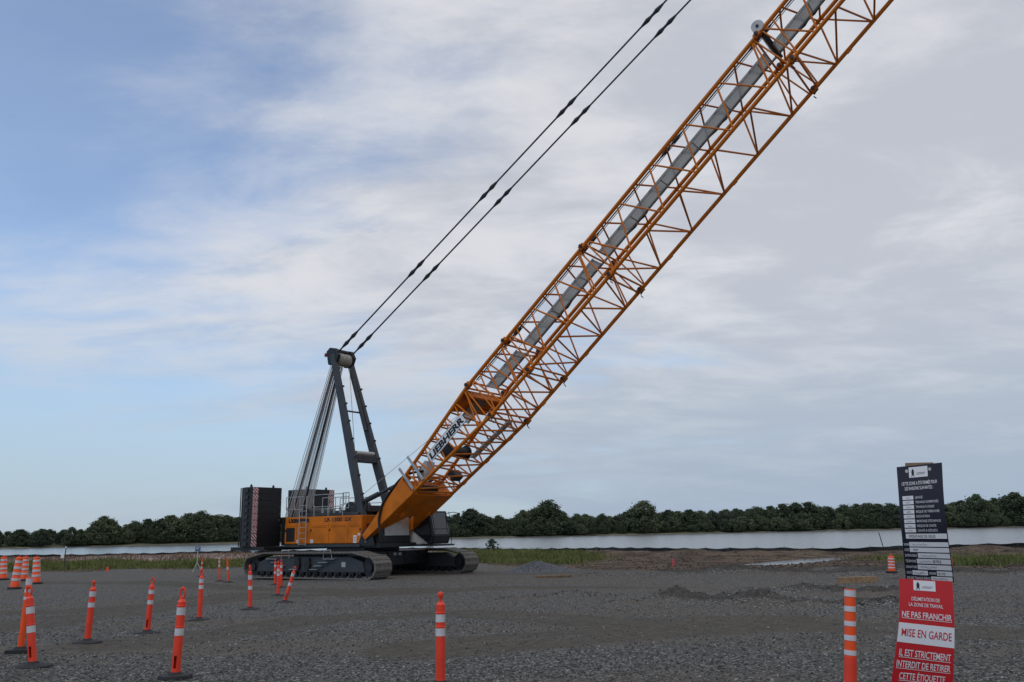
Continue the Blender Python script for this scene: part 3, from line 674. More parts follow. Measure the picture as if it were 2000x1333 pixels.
# cab on the far side
cab=MB().prism([(1.75,1.62),(3.62,1.62),(3.72,2.05),(3.45,3.38),(1.9,3.42),(1.75,3.2)],1.45,3.0).build('operator_cab',BLACK,crane,bevel=.05)
MB().prism([(1.72,1.63),(3.42,1.63),(2.35,2.32),(1.72,2.68)],1.40,1.449).build('cab_side_panel',WHITEP,cab,bevel=.01)
MB().prism([(2.45,2.36),(3.45,1.75),(3.60,2.08),(3.38,3.22),(2.1,3.26),(2.0,2.62)],1.425,1.447).build('side_window',GLASS,cab)
def front_pane(z0,z1):
    xf=lambda z:3.72-(z-2.05)*.27/1.33+.006 if z>2.05 else 3.62+(z-1.62)*.10/.43+.006
    MB().add([(xf(z0),1.56,z0),(xf(z0),2.9,z0),(xf(z1),2.9,z1),(xf(z1),1.56,z1),(xf(z0)+.02,1.56,z0),(xf(z0)+.02,2.9,z0),(xf(z1)+.02,2.9,z1),(xf(z1)+.02,1.56,z1)],[(4,5,6,7),(0,3,2,1),(0,1,5,4),(3,7,6,2),(0,4,7,3),(1,2,6,5)]).build('front_window',GLASS,cab)
front_pane(2.12,2.38); front_pane(2.42,3.28); front_pane(1.70,2.02)
MB().box(1.9,3.9,1.3,3.1,1.50,1.60).box(3.9,4.0,1.35,3.05,1.53,1.58).build('cab_step',DGREY,cab)
MB().path([(3.75,1.5,1.6),(3.85,1.5,2.4),(3.6,1.5,3.35)],.018,6).path([(3.78,3.0,1.6),(3.88,3.02,2.4),(3.6,3.0,3.35)],.018,6).build('cab_rail',BLACK,cab)
MB().path([(3.45,3.0,3.25),(3.7,3.3,3.32),(3.95,3.45,3.25)],.02,6).box(3.92,3.98,3.36,3.56,2.85,3.28).build('mirror',BLACK,cab)
MB().tube((3.3,2.3,3.4),(3.3,2.3,3.52),.03,6).tube((3.3,2.2,3.58),(3.4,2.2,3.58),.09,10).build('work_lamp',BLACK,cab)
# ------------------------------------------------------------------ delineator posts
def ring(mb,c,R0,r,n=16,m_=6,sx=1.,sz=1.):     # vertical loop in the XZ plane
    v=[];f=[]
    for i in range(n):
        a=2*math.pi*i/n
        for j in range(m_):
            q=2*math.pi*j/m_; rad=R0+r*math.cos(q)
            v.append((c[0]+rad*math.cos(a)*sx,c[1]+r*math.sin(q),c[2]+rad*math.sin(a)*sz))
    for i in range(n):
        for j in range(m_): f.append((i*m_+j,((i+1)%n)*m_+j,((i+1)%n)*m_+(j+1)%m_,i*m_+(j+1)%m_))
    return mb.add(v,f)
def post(base,top,kind,label,body=POSTR,bands=((.60,.69),(.78,.87)),rad=.055,basek='round',rz=0.,name='delineator_post',slot=True,collar=True,group='orange delineator posts on the gravel',sleeve=None):
    """base/top are pixels of the foot and the tip; kind is the top fitting"""
    b0=G(*base); tp=at(top[0],top[1],b0.y); ax=(tp-b0); Ht=ax.length; ax.normalize()
    o=empty(name,b0,label,'post',group)
    q=Vector((0,0,1)).rotation_difference(ax).to_matrix().to_4x4()@Matrix.Rotation(rz,4,'Z')
    def part(mb,nm,m_,smooth=True):
        c=mb.build(nm,m_,o,smooth); c.matrix_local=q; return c
    hb=Ht*(.83 if kind=='loop' else .86 if kind=='knob' else 1.0)
    n=20; zs=[0,.04,.12,.14,.30,.32,.5,.75,1.0]; 
    prof=[(rad*1.12 if z<.05 else rad*(1.04-.10*z),z*hb) for z in zs]
    sk=(lambda k,i:k==3 and (i in (14,15) or i in (4,5))) if slot else None
    body_=part(MB().lathe(prof,n,skip=sk),'tube',body)
    bz=[]
    for a,b_ in bands:
        ra=rad*(1.04-.10*a)+.003; part(MB().lathe([(ra,a*hb),(ra-.0005,b_*hb)],24),'reflective_band',REFL)
    if collar and len(bands)==2:
        for z in (bands[0][1]+.012,min(.985,bands[1][1]+.015)): part(MB().lathe([(rad*.97,z*hb-.008),(rad*1.1,z*hb-.004),(rad*1.1,z*hb+.008),(rad*.95,z*hb+.014)],20),'collar',body)
    if kind=='loop':
        mb=MB().lathe([(rad*.98,hb),(rad*.75,hb+.02),(rad*.45,hb+.035),(rad*.42,hb+.06)],16)
        L=Ht-hb-.05; ring(mb,(0,0,hb+.04+L*.5),L*.40,.019,18,6,.60,1.05)
        part(mb,'handle',body)
    elif kind=='knob':
        L=Ht-hb
        part(MB().lathe([(rad*.98,hb),(rad*.8,hb+L*.12),(rad*.36,hb+L*.25),(rad*.32,hb+L*.5),(rad*.62,hb+L*.66),(rad*.66,hb+L*.8),(rad*.5,hb+L*.95),(rad*.15,hb+L)],18),'knob',body)
    elif kind=='flat':
        part(MB().box(-.03,.03,-.012,.012,hb*.99,hb*.99+.001).lathe([(rad*.95,hb*.985),(rad*.6,hb)],16),'cap',body)
    if sleeve: part(MB().lathe([(rad*1.125,0),(rad*1.06+.002,.12*hb),(rad*1.02+.002,sleeve*hb)],20),'lower_sleeve',POSTR)
    bs=MB()
    if basek=='round': bs.lathe([(.25,0),(.26,.012),(.25,.03),(.17,.045),(.09,.06),(.065,.085)],24)
    elif basek=='oct': bs.lathe([(.21,0),(.215,.02),(.205,.055),(.10,.065),(.07,.09)],8)
    elif basek=='square': bs.box(-.17,.17,-.17,.17,0,.07).lathe([(.10,.07),(.075,.11)],12)
    bo=bs.build('rubber_base',RUBBER,o); bo.location=(0,0,-.006); bo.rotation_euler=(0,0,R(random.uniform(0,40)))
    return o

post((64,1303),(57,1143),'loop','orange post with loop handle and round black base, nearest at left edge',basek='round',bands=((.50,.60),(.78,.88)))
post((39,1276),(58,1128),'flat','tapered orange post on a square black base, behind the leftmost looped post',POSTO,((.70,.74),(.80,.84),(.90,.985)),.05,'square',slot=False,collar=False)
post((170,1256),(184,1134),'knob','orange post with a T-shaped knob, leaning right, second row at left',slot=False,bands=((.66,.75),(.86,.96)),basek='round')
post((287,1238),(299,1127),'loop','looped orange post leaning right, beside the nearest looped post',bands=((.62,.71),(.84,.93)))
post((342,1326),(358,1146),'loop','nearest orange post with loop handle on an octagonal black base',basek='oct',bands=((.56,.655),(.83,.93)),rad=.056)
post((389,1212),(395,1111),'loop','orange post with loop handle in front of the blue tripod sign',bands=((.73,.82),(.87,.97)),slot=False)
post((488.5,1191),(488.5,1103),'loop','upright orange post with its handle edge-on, before the crane track rear',bands=((.53,.63),(.80,.92)),rz=R(80),slot=False)
post((543,1164),(544,1096),'knob','front post of the three clustered before the crane track',bands=((.66,.76),(.80,.90)),slot=False)
post((537,1143),(538,1092),'knob','left rear post of the three clustered before the crane track',bands=((.50,.60),(.80,.90)),slot=False)
post((549,1148),(549.5,1093),'knob','right rear post of the three clustered before the crane track',bands=((.55,.66),(.82,.92)),slot=False)
post((556,1177),(577,1106),'loop','strongly tilted orange post with loop handle before the crane track',bands=((.55,.65),(.86,.97)))
post((392,1127),(396.5,1088),'loop','distant orange post beside the blue tripod sign',bands=((.5,.62),(.78,.9)),slot=False)
post((428.5,1136),(428.7,1088.5),'flat','distant plain orange tube with three white bands near its top',POSTO,((.60,.70),(.77,.85),(.91,.985)),.045,slot=False,collar=False)
post((446,1138),(444,1090),'flat','distant orange tube leaning left beside the crane rear',POSTO,((.52,.62),),.05,slot=False,collar=False)
post((860,1343),(860.5,1156),'knob','orange post with round knob alone at bottom centre',bands=((.62,.715),(.79,.885)),slot=False,rad=.055)
post((1661,1362),(1660,1151),'flat','tall orange tube with five white bands near the warning sign',POSTO,((.385,.43),(.52,.57),(.655,.70),(.79,.84),(.93,.99)),.057,slot=False,collar=False,sleeve=.37)
# ------------------------------------------------------------------ traffic drums
def drum(base,top,label,sunk=0.,wd=1.):
    b0=G(*base); tp=at(top[0],top[1],b0.y); ax=tp-b0; Ht=ax.length; ax.normalize()
    o=empty('traffic_drum',b0-Vector((0,0,sunk)),label,'traffic drum','orange and white traffic drums')
    q=Vector((0,0,1)).rotation_difference(ax).to_matrix().to_4x4(); Ht+=sunk
    r0,r1=.215*wd,.165*wd
    def part(mb,nm,m_):
        c=mb.build(nm,m_,o,True); c.matrix_local=q
    prof=[(r0,.06)]; nst=4
    rad_=lambda u:r0+(r1-r0)*u
    for k in range(nst):
        u0=.2+.8*k/nst; prof+=[(rad_(u0),.06+(Ht-.10)*(u0-.012)),(rad_(u0)-.012,.06+(Ht-.10)*u0)]
    prof+=[(r1,Ht-.035),(r1*.8,Ht),(r1*.3,Ht)]
    part(MB().lathe(prof,24),'barrel',POSTO)
    for k in range(4):
        u0=.24+.2*k; u1=u0+.085; part(MB().lathe([(rad_(u0)+.003,.06+(Ht-.1)*u0),(rad_(u1)+.003,.06+(Ht-.1)*u1)],24),'reflective_band',REFL)
    ring_=MB(); ring(ring_,(0,0,Ht+.02),.05,.012); part(ring_,'handle',POSTO)
    bs=MB().lathe([(.32*wd,0),(.33*wd,.03),(.31*wd,.08),(.24*wd,.10)],20).build('rubber_base',RUBBER,o,True)
drum((6,1133),(8,1088),'upright striped drum cut by the left photo edge')
drum((28,1151),(38.5,1089),'nearest striped drum, tilted to the right',wd=.95)
drum((46,1135),(51,1088),'striped drum standing just behind the tilted one')
drum((70,1141),(72,1088.5),'rightmost of the four striped drums at left')
drum((1742,1120),(1740,1086.5),'lone striped drum behind the gravel ridge beside the warning sign',wd=.72)
# ------------------------------------------------------------------ small site things
def stake(base,top,label,m_,r=.03,cat='stake'):
    b0=G(*base); tp=at(top[0],top[1],b0.y)
    o=MB().box(-r,r,-r*.5,r*.5,-.1,(tp-b0).length-.06).add([(-r,-r*.5,(tp-b0).length-.06),(r,-r*.5,(tp-b0).length-.06),(r,r*.5,(tp-b0).length-.06),(-r,r*.5,(tp-b0).length-.06),(0,0,(tp-b0).length)],[(0,1,4),(1,2,4),(2,3,4),(3,0,4)]).build('survey_stake',m_,None,label=label,cat=cat)
    o.location=b0; o.rotation_euler=(0,math.atan2(tp.x-b0.x,tp.z-b0.z),0)
stake((1315,1106),(1314.5,1091),'pink survey stake in the bare brown soil',PINK,.05)
stake((1859,1104),(1857,1088),'small red stake just right of the warning sign',PINK,.045)
stake((209.5,1117),(210,1107),'short orange stub at the grass edge on the left',POSTO,.06)
# lone slanted rod at the shore fence
b0=Vector(((1700-1000)/FPX*78,78.2,float(gz(32.1,78.2)))); o=MB().tube((0,0,0),(-.32,0,1.55),.035,6).build('leaning_rod',BLACK,None,label='thin dark rod leaning by the silt fence before the river',cat='rod'); o.location=b0
# survey pole with box
b0=G(125,1112); H_=at(127,1071,b0.y).z-b0.z
o=empty('monitoring_pole',b0,'thin grey pole carrying a small white box in the grass','pole')
MB().tube((0,0,-.1),(0,0,H_),.035,8).build('pole',DGREY,o); MB().box(-.28,-.04,-.09,.09,H_*.52,H_*.72).build('box',STICK,o,bevel=.01); MB().tube((0,0,H_),(0,0,H_+.12),.05,8).build('sensor',STICK,o)
# blue sign on tripod
b0=G(384,1118); H_=at(384,1068,b0.y).z-b0.z
o=empty('tripod_sign',b0,'small blue board on a pale tripod stand behind the posts','sign')
MB().tube((0,0,.45),(0,0,H_-.1),.03,8).build('pole',WHITEP,o)
for a in (0,2.1,4.2): MB().tube((0,0,.62),(.34*math.cos(a),.34*math.sin(a),0),.022,6).build('leg',WHITEP,o)
bd=MB().box(-.17,.17,-.03,-.01,H_-.28,H_).build('board',BLUE,o,bevel=.005)
MB().box(-.12,.12,-.034,-.031,H_-.10,H_-.07).box(-.10,.06,-.034,-.031,H_-.17,H_-.145).build('print',STICK,bd)
# wood
def beam(p0,p1,w_,h_,label,m_=WOOD,name='timber_beam'):
    a=G(*p0); b_=G(*p1); d=b_-a; L=d.length
    o=MB().box(0,L,-w_/2,w_/2,0,h_).build(name,m_,None,bevel=.008,label=label,cat='timber'); o.location=(a.x,a.y,min(a.z,b_.z)-.01); o.rotation_euler=(0,-math.atan2(d.z,math.hypot(d.x,d.y))*.5,math.atan2(d.y,d.x)); return o
beam((1638,1140),(1712,1137.5),.20,.235,'squared pale timber beam lying on the gravel ridge')
beam((1046,1128.5),(1117,1127),.5,.10,'weathered brown plank lying before the gravel pile',mat('weathered_wood',(.17,.105,.055),.8,var=.25,bump=.4),'plank')
# gravel pile
b0=G(1052,1119)
def pile(nx=72,ny=30):
    v=[];f=[]
    for a in range(nx+1):
        for q in range(ny+1):
            x=-2.9+5.8*a/nx; y=-1.5+3.0*q/ny
            h=.62*math.exp(-((x+.1)/1.25)**2-(y/.75)**2)+.16*math.exp(-((x-1.6)/.9)**2-(y/.8)**2)
            h+=random.uniform(-.028,.028)*min(1,h*6); v.append((x+random.uniform(-.02,.02),y,h-.06))
    for a in range(nx):
        for q in range(ny): f.append((a*(ny+1)+q,(a+1)*(ny+1)+q,(a+1)*(ny+1)+q+1,a*(ny+1)+q+1))
    return MB().add(v,f)
o=pile().build('gravel_pile',mat('loose_gravel',(.16,.162,.166),.9,var=.3,scale=9,bump=.9,bscale=22),None,label='low heap of loose grey gravel right of the crane',cat='gravel pile'); o.location=(b0.x,b0.y+.9,b0.z)
# ------------------------------------------------------------------ silt fence
def silt(p,q,label,hh=.42,off=0.):
    L=math.dist(p,q); n=max(8,int(L/.5)); o=empty('silt_fence',(0,0,0),label,'fence','black silt fence along the river bank')
    v=[];f=[]
    for k in range(n+1):
        u=k/n; x=p[0]+(q[0]-p[0])*u; y=p[1]+(q[1]-p[1])*u+off; g=float(gz(x,y)); sag=.10*abs(math.sin(u*L/2.4*math.pi))+.05*math.sin(u*L*.21+p[0])
        lean=.10*math.sin(u*L*.5)
        for yy,zz_ in ((y,g-.1),(y+.03+.04*math.sin(u*L*3.1),g+hh*.5),(y+lean,g+hh-sag)): v.append((x,yy,zz_))
        for yy,zz_ in ((y+.02,g-.1),(y+.05+.04*math.sin(u*L*3.1),g+hh*.5),(y+.02+lean,g+hh-sag)): v.append((x,yy,zz_))
    for k in range(n):
        for s_ in (0,3):
            for a in (0,1): 
                i=k*6+s_+a; f.append((i,i+6,i+7,i+1) if s_==0 else (i,i+1,i+7,i+6))
        i=k*6; f.append((i+2,i+8,i+11,i+5))
    MB().add(v,f).build('fabric',SILT,o,True)
    for k in range(int(L/2.4)+1):
        u=min(1,k*2.4/L); x=p[0]+(q[0]-p[0])*u; y=p[1]+(q[1]-p[1])*u+off-.04; g=float(gz(x,y))
        rod('fence_stake',(x,y,g-.1),(x+random.uniform(-.04,.04),y,g+hh+random.uniform(.0,.10)),.022,mat('grey_stake',(.10,.085,.07),.8),o,5)
sl=['black silt fence before the river, left edge to behind the drums','black silt fence before the river, behind the tripod sign','black silt fence before the river, behind the crane','black silt fence right of the crane beside the grass','black silt fence behind the brown puddle hollow','black silt fence behind and right of the warning sign']
for k,(p,q) in enumerate(zip(FENCE[:-1],FENCE[1:])):
    p=(max(p[0],-110),float(fence_y(max(p[0],-110)))); q=(min(q[0],110),float(fence_y(min(q[0],110))))
    if q[0]-p[0]<1: continue
    silt(p,q,['black silt fence before the river at far left','black silt fence before the river behind the tripod sign','black silt fence before the river behind the crane','black silt fence running from the grass toward the puddle','black silt fence behind the puddle and drum','black silt fence right of the warning sign','black silt fence at far right'][k])
# ------------------------------------------------------------------ trees on the far shore
def leaf_mat(name,a,b_):
    m_=bpy.data.materials.new(name); m_.use_nodes=True; t_=m_.node_tree; bs=t_.nodes['Principled BSDF']; bs.inputs['Roughness'].default_value=.8; bs.inputs['Specular IOR Level'].default_value=.2
    oi=N('ShaderNodeObjectInfo',t_); co_=N('ShaderNodeTexCoord',t_); no_=N('ShaderNodeTexNoise',t_); no_.inputs['Scale'].default_value=.5; no_.inputs['Detail'].default_value=5; LK(co_.outputs['Object'],no_.inputs[0],t_)
    mx=N('ShaderNodeMixRGB',t_); LK(ramp(math_n('ADD',no_.outputs[0],math_n('MULTIPLY',math_n('SUBTRACT',oi.outputs['Random'],.5,t_),.35,t_),t_),.3,.7,t_),mx.inputs[0],t_); mx.inputs[1].default_value=(*a,1); mx.inputs[2].default_value=(*b_,1); LK(mx.outputs[0],bs.inputs['Base Color'],t_)
    return m_
LEAF=leaf_mat('broadleaf_foliage',(.054,.077,.042),(.120,.146,.080)); LEAF2=leaf_mat('dark_foliage',(.046,.067,.044),(.094,.118,.072)); DRY=leaf_mat('bare_twigs',(.055,.052,.045),(.085,.080,.070)); BARK=mat('bark',(.10,.085,.07),.9,var=.3)  # both foliage greens lightened and greyed: distance haze painted into the leaf colour
def crown_mesh(seed,H,W,m_,ncl,leaves,lsz,lowest=.1,shape=1.):
    r=np.random.default_rng(seed); V=[];Fc=[]
    cl=[]; ncl=int(ncl*2.0); leaves=int(leaves*2.2); lsz*=.72
    for k in range(ncl):
        u=r.uniform(lowest,1); prof=math.sin(math.pi*min(1,(u*.86+.14))**shape)**.6
        a=r.uniform(0,6.283); rad=W*.5*prof*math.sqrt(r.uniform(.15,1)); cl.append((rad*math.cos(a),rad*math.sin(a),H*u*.93,r.uniform(.055,.12)*W*(1.1-.3*u)))
    cl=np.array(cl); idx=r.integers(0,ncl,leaves); c=cl[idx]
    d=r.normal(size=(leaves,3)); d/=np.linalg.norm(d,axis=1)[:,None]
    p=c[:,:3]+r.normal(size=(leaves,3))*(c[:,3]*.62)[:,None]*np.array([1,1,1.25])
    p[:,2]=np.clip(p[:,2],.2,H)
    u1=r.normal(size=(leaves,3)); u1/=np.linalg.norm(u1,axis=1)[:,None]; u2=np.cross(u1,d); u2/=np.linalg.norm(u2,axis=1)[:,None]+1e-6
    s=(lsz*r.uniform(.6,1.4,leaves))[:,None]
    q=np.stack([p-u1*s,p+u2*s*.7,p+u1*s,p-u2*s*.7],1).reshape(-1,3)
    me_=bpy.data.meshes.new('crown'); me_.from_pydata(q.tolist(),[],np.arange(leaves*4).reshape(-1,4).tolist()); me_.materials.append(m_); return me_
def trunk_mesh(seed,H,W):
    r=random.Random(seed); mb=MB(); mb.tube((0,0,-.5),(0,0,H*.45),H*.018+.08,7,H*.012+.04); mb.tube((0,0,H*.45),(r.uniform(-.4,.4),r.uniform(-.4,.4),H*.88),H*.012+.04,6,.03)
    for k in range(7):
        a=r.uniform(0,6.28); z=H*r.uniform(.2,.65); mb.tube((0,0,z),(W*.36*math.cos(a),W*.36*math.sin(a),z+H*.2),.11,5,.03)
    return mb.mesh('trunk',BARK)
KIND=[]
for k,(H,W,m_,ncl,lv,sz,low,shp) in enumerate([(15,11,LEAF,60,3250,0.47,0.03,1),(13,9,LEAF2,46,2750,0.47,0.03,1),(18,10,LEAF2,60,3250,0.50,0.03,1.1),(21,15,LEAF,80,4250,0.54,0.03,.9),(11,12,LEAF,50,2750,0.45,0.02,.8),(16,8,LEAF2,50,2750,0.45,0.03,1.2)]):
    KIND.append((crown_mesh(100+k,H,W,m_,ncl,lv,sz,low,shp),trunk_mesh(k,H,W),H,W))
def bare_mesh(seed,H,W):
    r=random.Random(seed); mb=MB()
    mb.tube((0,0,-.5),(0,0,H*.7),.16,5,.05)
    for k in range(60):
        a=r.uniform(0,6.28); z=H*r.uniform(.15,.85); l=W*.5*(1.15-z/H); e=Vector((l*math.cos(a),l*math.sin(a),z+l*r.uniform(.6,1.4))); mb.tube((0,0,z),e,.06,3,.02,False)
        for q in range(4):
            s=Vector((0,0,z)).lerp(e,r.uniform(.3,.95)); b2=a+r.uniform(-1.2,1.2); mb.tube(s,s+Vector((math.cos(b2),math.sin(b2),1.2))*r.uniform(.6,1.4),.045,3,.02,False)
    return mb.mesh('branches',DRY)
BARE=[bare_mesh(5,12,7),bare_mesh(6,13,8)]
def tree(x,off,k,sc,label,group,rz=None):
    cr_,tr_,H,W=KIND[k]; o=empty('tree',(x,shore_y(x)+off,-.3),label,'tree',group,random.uniform(0,6.28))
    wx=random.uniform(1.2,1.7); o.scale=(sc*wx,sc*wx,sc)
    link(bpy.data.objects.new('crown',cr_),o); link(bpy.data.objects.new('trunk',tr_),o)
def bare(x,off,k,sc):
    o=empty('bare_tree',(x,shore_y(x)+off,-.3),'leafless grey tree among the green far-shore woods','tree','bare trees in the far-shore woods',random.uniform(0,6.28)); o.scale=(sc,sc,sc)
    link(bpy.data.objects.new('branches',BARE[k]),o)
def px_to_x(px_):           # far-shore abscissa seen at picture column px_
    x=0.
    for _ in range(20): x=(px_-1000)/FPX*(shore_y(x)+14)
    return x
def shore_h(x,px_): return px_*(shore_y(x)+12)/FPX
LG='broadleaf trees of the left far-shore woods'; RG='broadleaf trees of the right far-shore woods'
# left wood: height of the skyline in photo pixels above the shore
LS=[(-160,34),(0,32),(50,38),(110,30),(150,36),(200,43),(225,50),(250,38),(290,54),(330,50),(370,56),(420,58),(450,52),(480,46),(560,44)]
RS=[(830,40),(870,48),(890,46),(925,50),(950,44),(975,44),(990,34),(1015,50),(1040,58),(1065,62),(1090,52),(1105,38),(1135,42),(1155,40),(1190,40),(1215,46),(1245,56),(1270,46),(1300,44),(1350,46),(1420,46),(1500,50),(1560,54),(1620,48),(1700,50),(1760,52),(1850,52),(1880,58),(1900,46),(1945,58),(1980,60),(2020,62),(2140,56)]
def hgt(tab,p): return float(np.interp(p,[a for a,_ in tab],[b_ for _,b_ in tab]))
random.seed(21)
for tab,lab,gp,stp in ((LS,'green broadleaf tree in the left far-shore wood',LG,23),(RS,'green broadleaf tree in the right far-shore wood',RG,24)):
    p=tab[0][0]
    while p<tab[-1][0]:
        x=px_to_x(p); h=shore_h(x,hgt(tab,p))*random.uniform(.76,.98); k=random.choice([0,1,2,0,5,3])
        tree(x,random.uniform(10,22),k,h/KIND[k][2],lab,gp); 
        # lower tree in front
        k=random.choice([4,1,4,0]); x2=px_to_x(p+random.uniform(2,12)); tree(x2,random.uniform(5,9),k,h*random.uniform(.42,.66)/KIND[k][2],lab,gp)
        if (p>1100 and p<1900 and random.random()<.45) : bare(px_to_x(p+5),random.uniform(9,20),random.randint(0,1),h*.95/12)
        p+=stp*random.uniform(.75,1.25)
# a second, deeper row closes the wood
for tab,lab,gp in ((LS,'green broadleaf tree in the left far-shore wood',LG),(RS,'green broadleaf tree in the right far-shore wood',RG)):
    p=tab[0][0]
    while p<tab[-1][0]:
        x=px_to_x(p); h=shore_h(x,hgt(tab,p))*random.uniform(.80,.94); k=random.choice([0,2,3]); tree(x,random.uniform(30,50),k,h/KIND[k][2],lab,gp); p+=17
# tallest crowns that stand out
for p,h,k,lab in ((1062,65,3,'tallest rounded tree on the far shore right of the crane'),(1246,60,3,'tall dark domed tree in the middle of the right far shore'),(915,53,2,'tall tree on the far shore just right of the cab'),(215,52,3,'domed tree rising above the left far-shore wood'),(400,58,3,'broad tall tree on the far shore left of the counterweight'),(1882,60,3,'tall rounded tree right of the warning sign on the far shore'),(1955,62,3,'tall tree at the right edge of the far shore')):
    x=px_to_x(p); tree(x,12,k,shore_h(x,h)/KIND[k][2],lab,None)
# ------------------------------------------------------------------ grass and weeds on the bank
def blades(n,fx_,hmin,hmax,wd,name,m_):
    X=[];Y=[]
    while len(X)<n:
        a=rng.uniform(-75,60,n*3); b_=rng.uniform(44,122,n*3); s,g,pk=zones(a,b_); k=fx_(a,b_,s,g,pk); msk=rng.uniform(0,1,n*3)<k
        X+=a[msk].tolist(); Y+=b_[msk].tolist()
    X=np.array(X[:n]); Y=np.array(Y[:n]); Z=gz(X,Y); h=rng.uniform(hmin,hmax,n)*(.55+.9*(.5+.5*np.sin(X*.9+Y*.35))*(.5+.5*np.sin(Y*.7-X*.31+2))); a=rng.uniform(0,3.14,n); w_=wd*rng.uniform(.6,1.3,n)
    lx=rng.normal(0,.35,n)*h; ly=rng.normal(0,.35,n)*h
    p=np.stack([np.stack([X-np.cos(a)*w_,Y-np.sin(a)*w_,Z-.02],1),np.stack([X+np.cos(a)*w_,Y+np.sin(a)*w_,Z-.02],1),np.stack([X+lx,Y+ly,Z+h],1)],1).reshape(-1,3)
    me_=bpy.data.meshes.new(name); me_.from_pydata(p.tolist(),[],np.arange(3*n).reshape(-1,3).tolist()); me_.materials.append(m_); return me_
GRASS=leaf_mat('grass_blades',(.066,.084,.020),(.150,.160,.052)); DRYG=mat('dry_stalks',(.20,.13,.09),.9,var=.3,scale=.4)
me_=blades(60000,lambda a,b_,s,g,pk:g*np.where((a>-12)&(a<14)&(b_>60),1.,.8),.16,.48,.05,'grass',GRASS)
link(bpy.data.objects.new('grass',me_),label='green grass and weeds growing on the river bank',cat='grass',kind='stuff')
me_=blades(14000,lambda a,b_,s,g,pk:pk*.8,.10,.34,.05,'dry_weeds',DRYG)
link(bpy.data.objects.new('dry_weeds',me_),label='pinkish dry weeds on the strip before the left river fence',cat='weeds',kind='stuff')
# one taller dark bush by the fence right of the cab
b0=G(960,1078); cr_=crown_mesh(55,1.5,1.6,LEAF2,16,500,.11,.05,1); o=empty('bush',b0+Vector((0,4,0)),'small dark bush in the grass right of the crane cab','bush'); link(bpy.data.objects.new('foliage',cr_),o); link(bpy.data.objects.new('stem',MB().tube((0,0,-.1),(0,0,1.0),.03,6,.015).mesh('stem',BARK)),o)
# ------------------------------------------------------------------ loose stones
def stones(n,rmin,rmax,ymin,ymax,name,m_,pw=1.6,sel=None):
    y=ymin*(ymax/ymin)**rng.uniform(0,1,n)
    x=rng.uniform(-.72,.72,n)*y
    if sel is not None:
        k=sel(x,y); x=x[k]; y=y[k]; n=len(x)
    s=rmin+(rmax-rmin)*rng.power(.45,n)**2.2
    z=gz(x,y)+s*.25
    base=np.array([(1,0,0),(-1,0,0),(0,1,0),(0,-1,0),(0,0,1),(0,0,-1)],float); tri=np.array([(0,2,4),(2,1,4),(1,3,4),(3,0,4),(2,0,5),(1,2,5),(3,1,5),(0,3,5)])
    sc=rng.uniform(.55,1.25,(n,6,1))*s[:,None,None]; v=base[None]*sc; v[:,:,2]*=.7
    a=rng.uniform(0,6.28,n); ca,sa=np.cos(a)[:,None],np.sin(a)[:,None]
    tl=rng.normal(0,.5,n)[:,None]
    vx=v[:,:,0]*ca-v[:,:,1]*sa; vy=v[:,:,0]*sa+v[:,:,1]*ca; vz=v[:,:,2]+vx*tl*.5
    V=np.stack([vx+x[:,None],vy+y[:,None],vz+z[:,None]],-1).reshape(-1,3)
    Fc=(tri[None]+6*np.arange(n)[:,None,None]).reshape(-1,3)
    me_=bpy.data.meshes.new(name); me_.vertices.add(len(V)); me_.vertices.foreach_set('co',V.ravel().astype(np.float32))
    me_.loops.add(len(Fc)*3); me_.loops.foreach_set('vertex_index',Fc.ravel().astype(np.int32)); me_.polygons.add(len(Fc)); me_.polygons.foreach_set('loop_start',np.arange(0,len(Fc)*3,3,dtype=np.int32)); me_.polygons.foreach_set('loop_total',np.full(len(Fc),3,np.int32)); me_.update(calc_edges=True); me_.validate()
    at_=me_.attributes.new('tone','FLOAT','POINT'); at_.data.foreach_set('value',np.repeat(rng.uniform(0,1,n),6).astype(np.float32))
    me_.materials.append(m_); return bpy.data.objects.new(name,me_)
sm=bpy.data.materials.new('crushed_stone'); sm.use_nodes=True; t=sm.node_tree; b=t.nodes['Principled BSDF']; b.inputs['Roughness'].default_value=.85; b.inputs['Specular IOR Level'].default_value=.25
an=N('ShaderNodeAttribute',t); an.attribute_name='tone'; cr2=N('ShaderNodeValToRGB',t); LK(an.outputs['Fac'],cr2.inputs[0],t)
el=cr2.color_ramp.elements; el[0].color=(.055,.054,.051,1); el[1].color=(.34,.335,.32,1); e_=cr2.color_ramp.elements.new(.6); e_.color=(.105,.101,.093,1); e_=cr2.color_ramp.elements.new(.9); e_.color=(.19,.19,.19,1)
LK(cr2.outputs[0],b.inputs['Base Color'],t)
link(stones(130000,.007,.030,8.5,44,'gravel',sm,sel=lambda x,y:rng.uniform(0,1,len(x))>.85*lane_f(x,y)),label='loose crushed grey stone covering the yard',cat='gravel',kind='stuff')
def on_ridge(x,y):
    k=np.zeros(len(x),bool)
    for (a,b_,h,wd) in RIDGES:
        dx,dy=b_[0]-a[0],b_[1]-a[1]; tt=np.clip(((x-a[0])*dx+(y-a[1])*dy)/(dx*dx+dy*dy),0,1); k|=((x-a[0]-tt*dx)**2+(y-a[1]-tt*dy)**2<(wd*.95)**2)&(h>.05)
    return k
link(stones(90000,.012,.06,12,52,'ridge_gravel',sm,sel=on_ridge),label='coarser stone in the low ridges on the right',cat='gravel',kind='stuff')
def on_soil(x,y): s,g,pk=zones(x,y); return (s>.5)&(g<.5)&(pk<.5)&(fence_y(x)-y>1)
link(stones(30000,.02,.11,38,85,'soil_clods',mat('soil_clod',(.105,.080,.058),.95,var=.3,scale=.6),sel=on_soil),label='brown clods of turned soil before the river',cat='soil',kind='stuff')
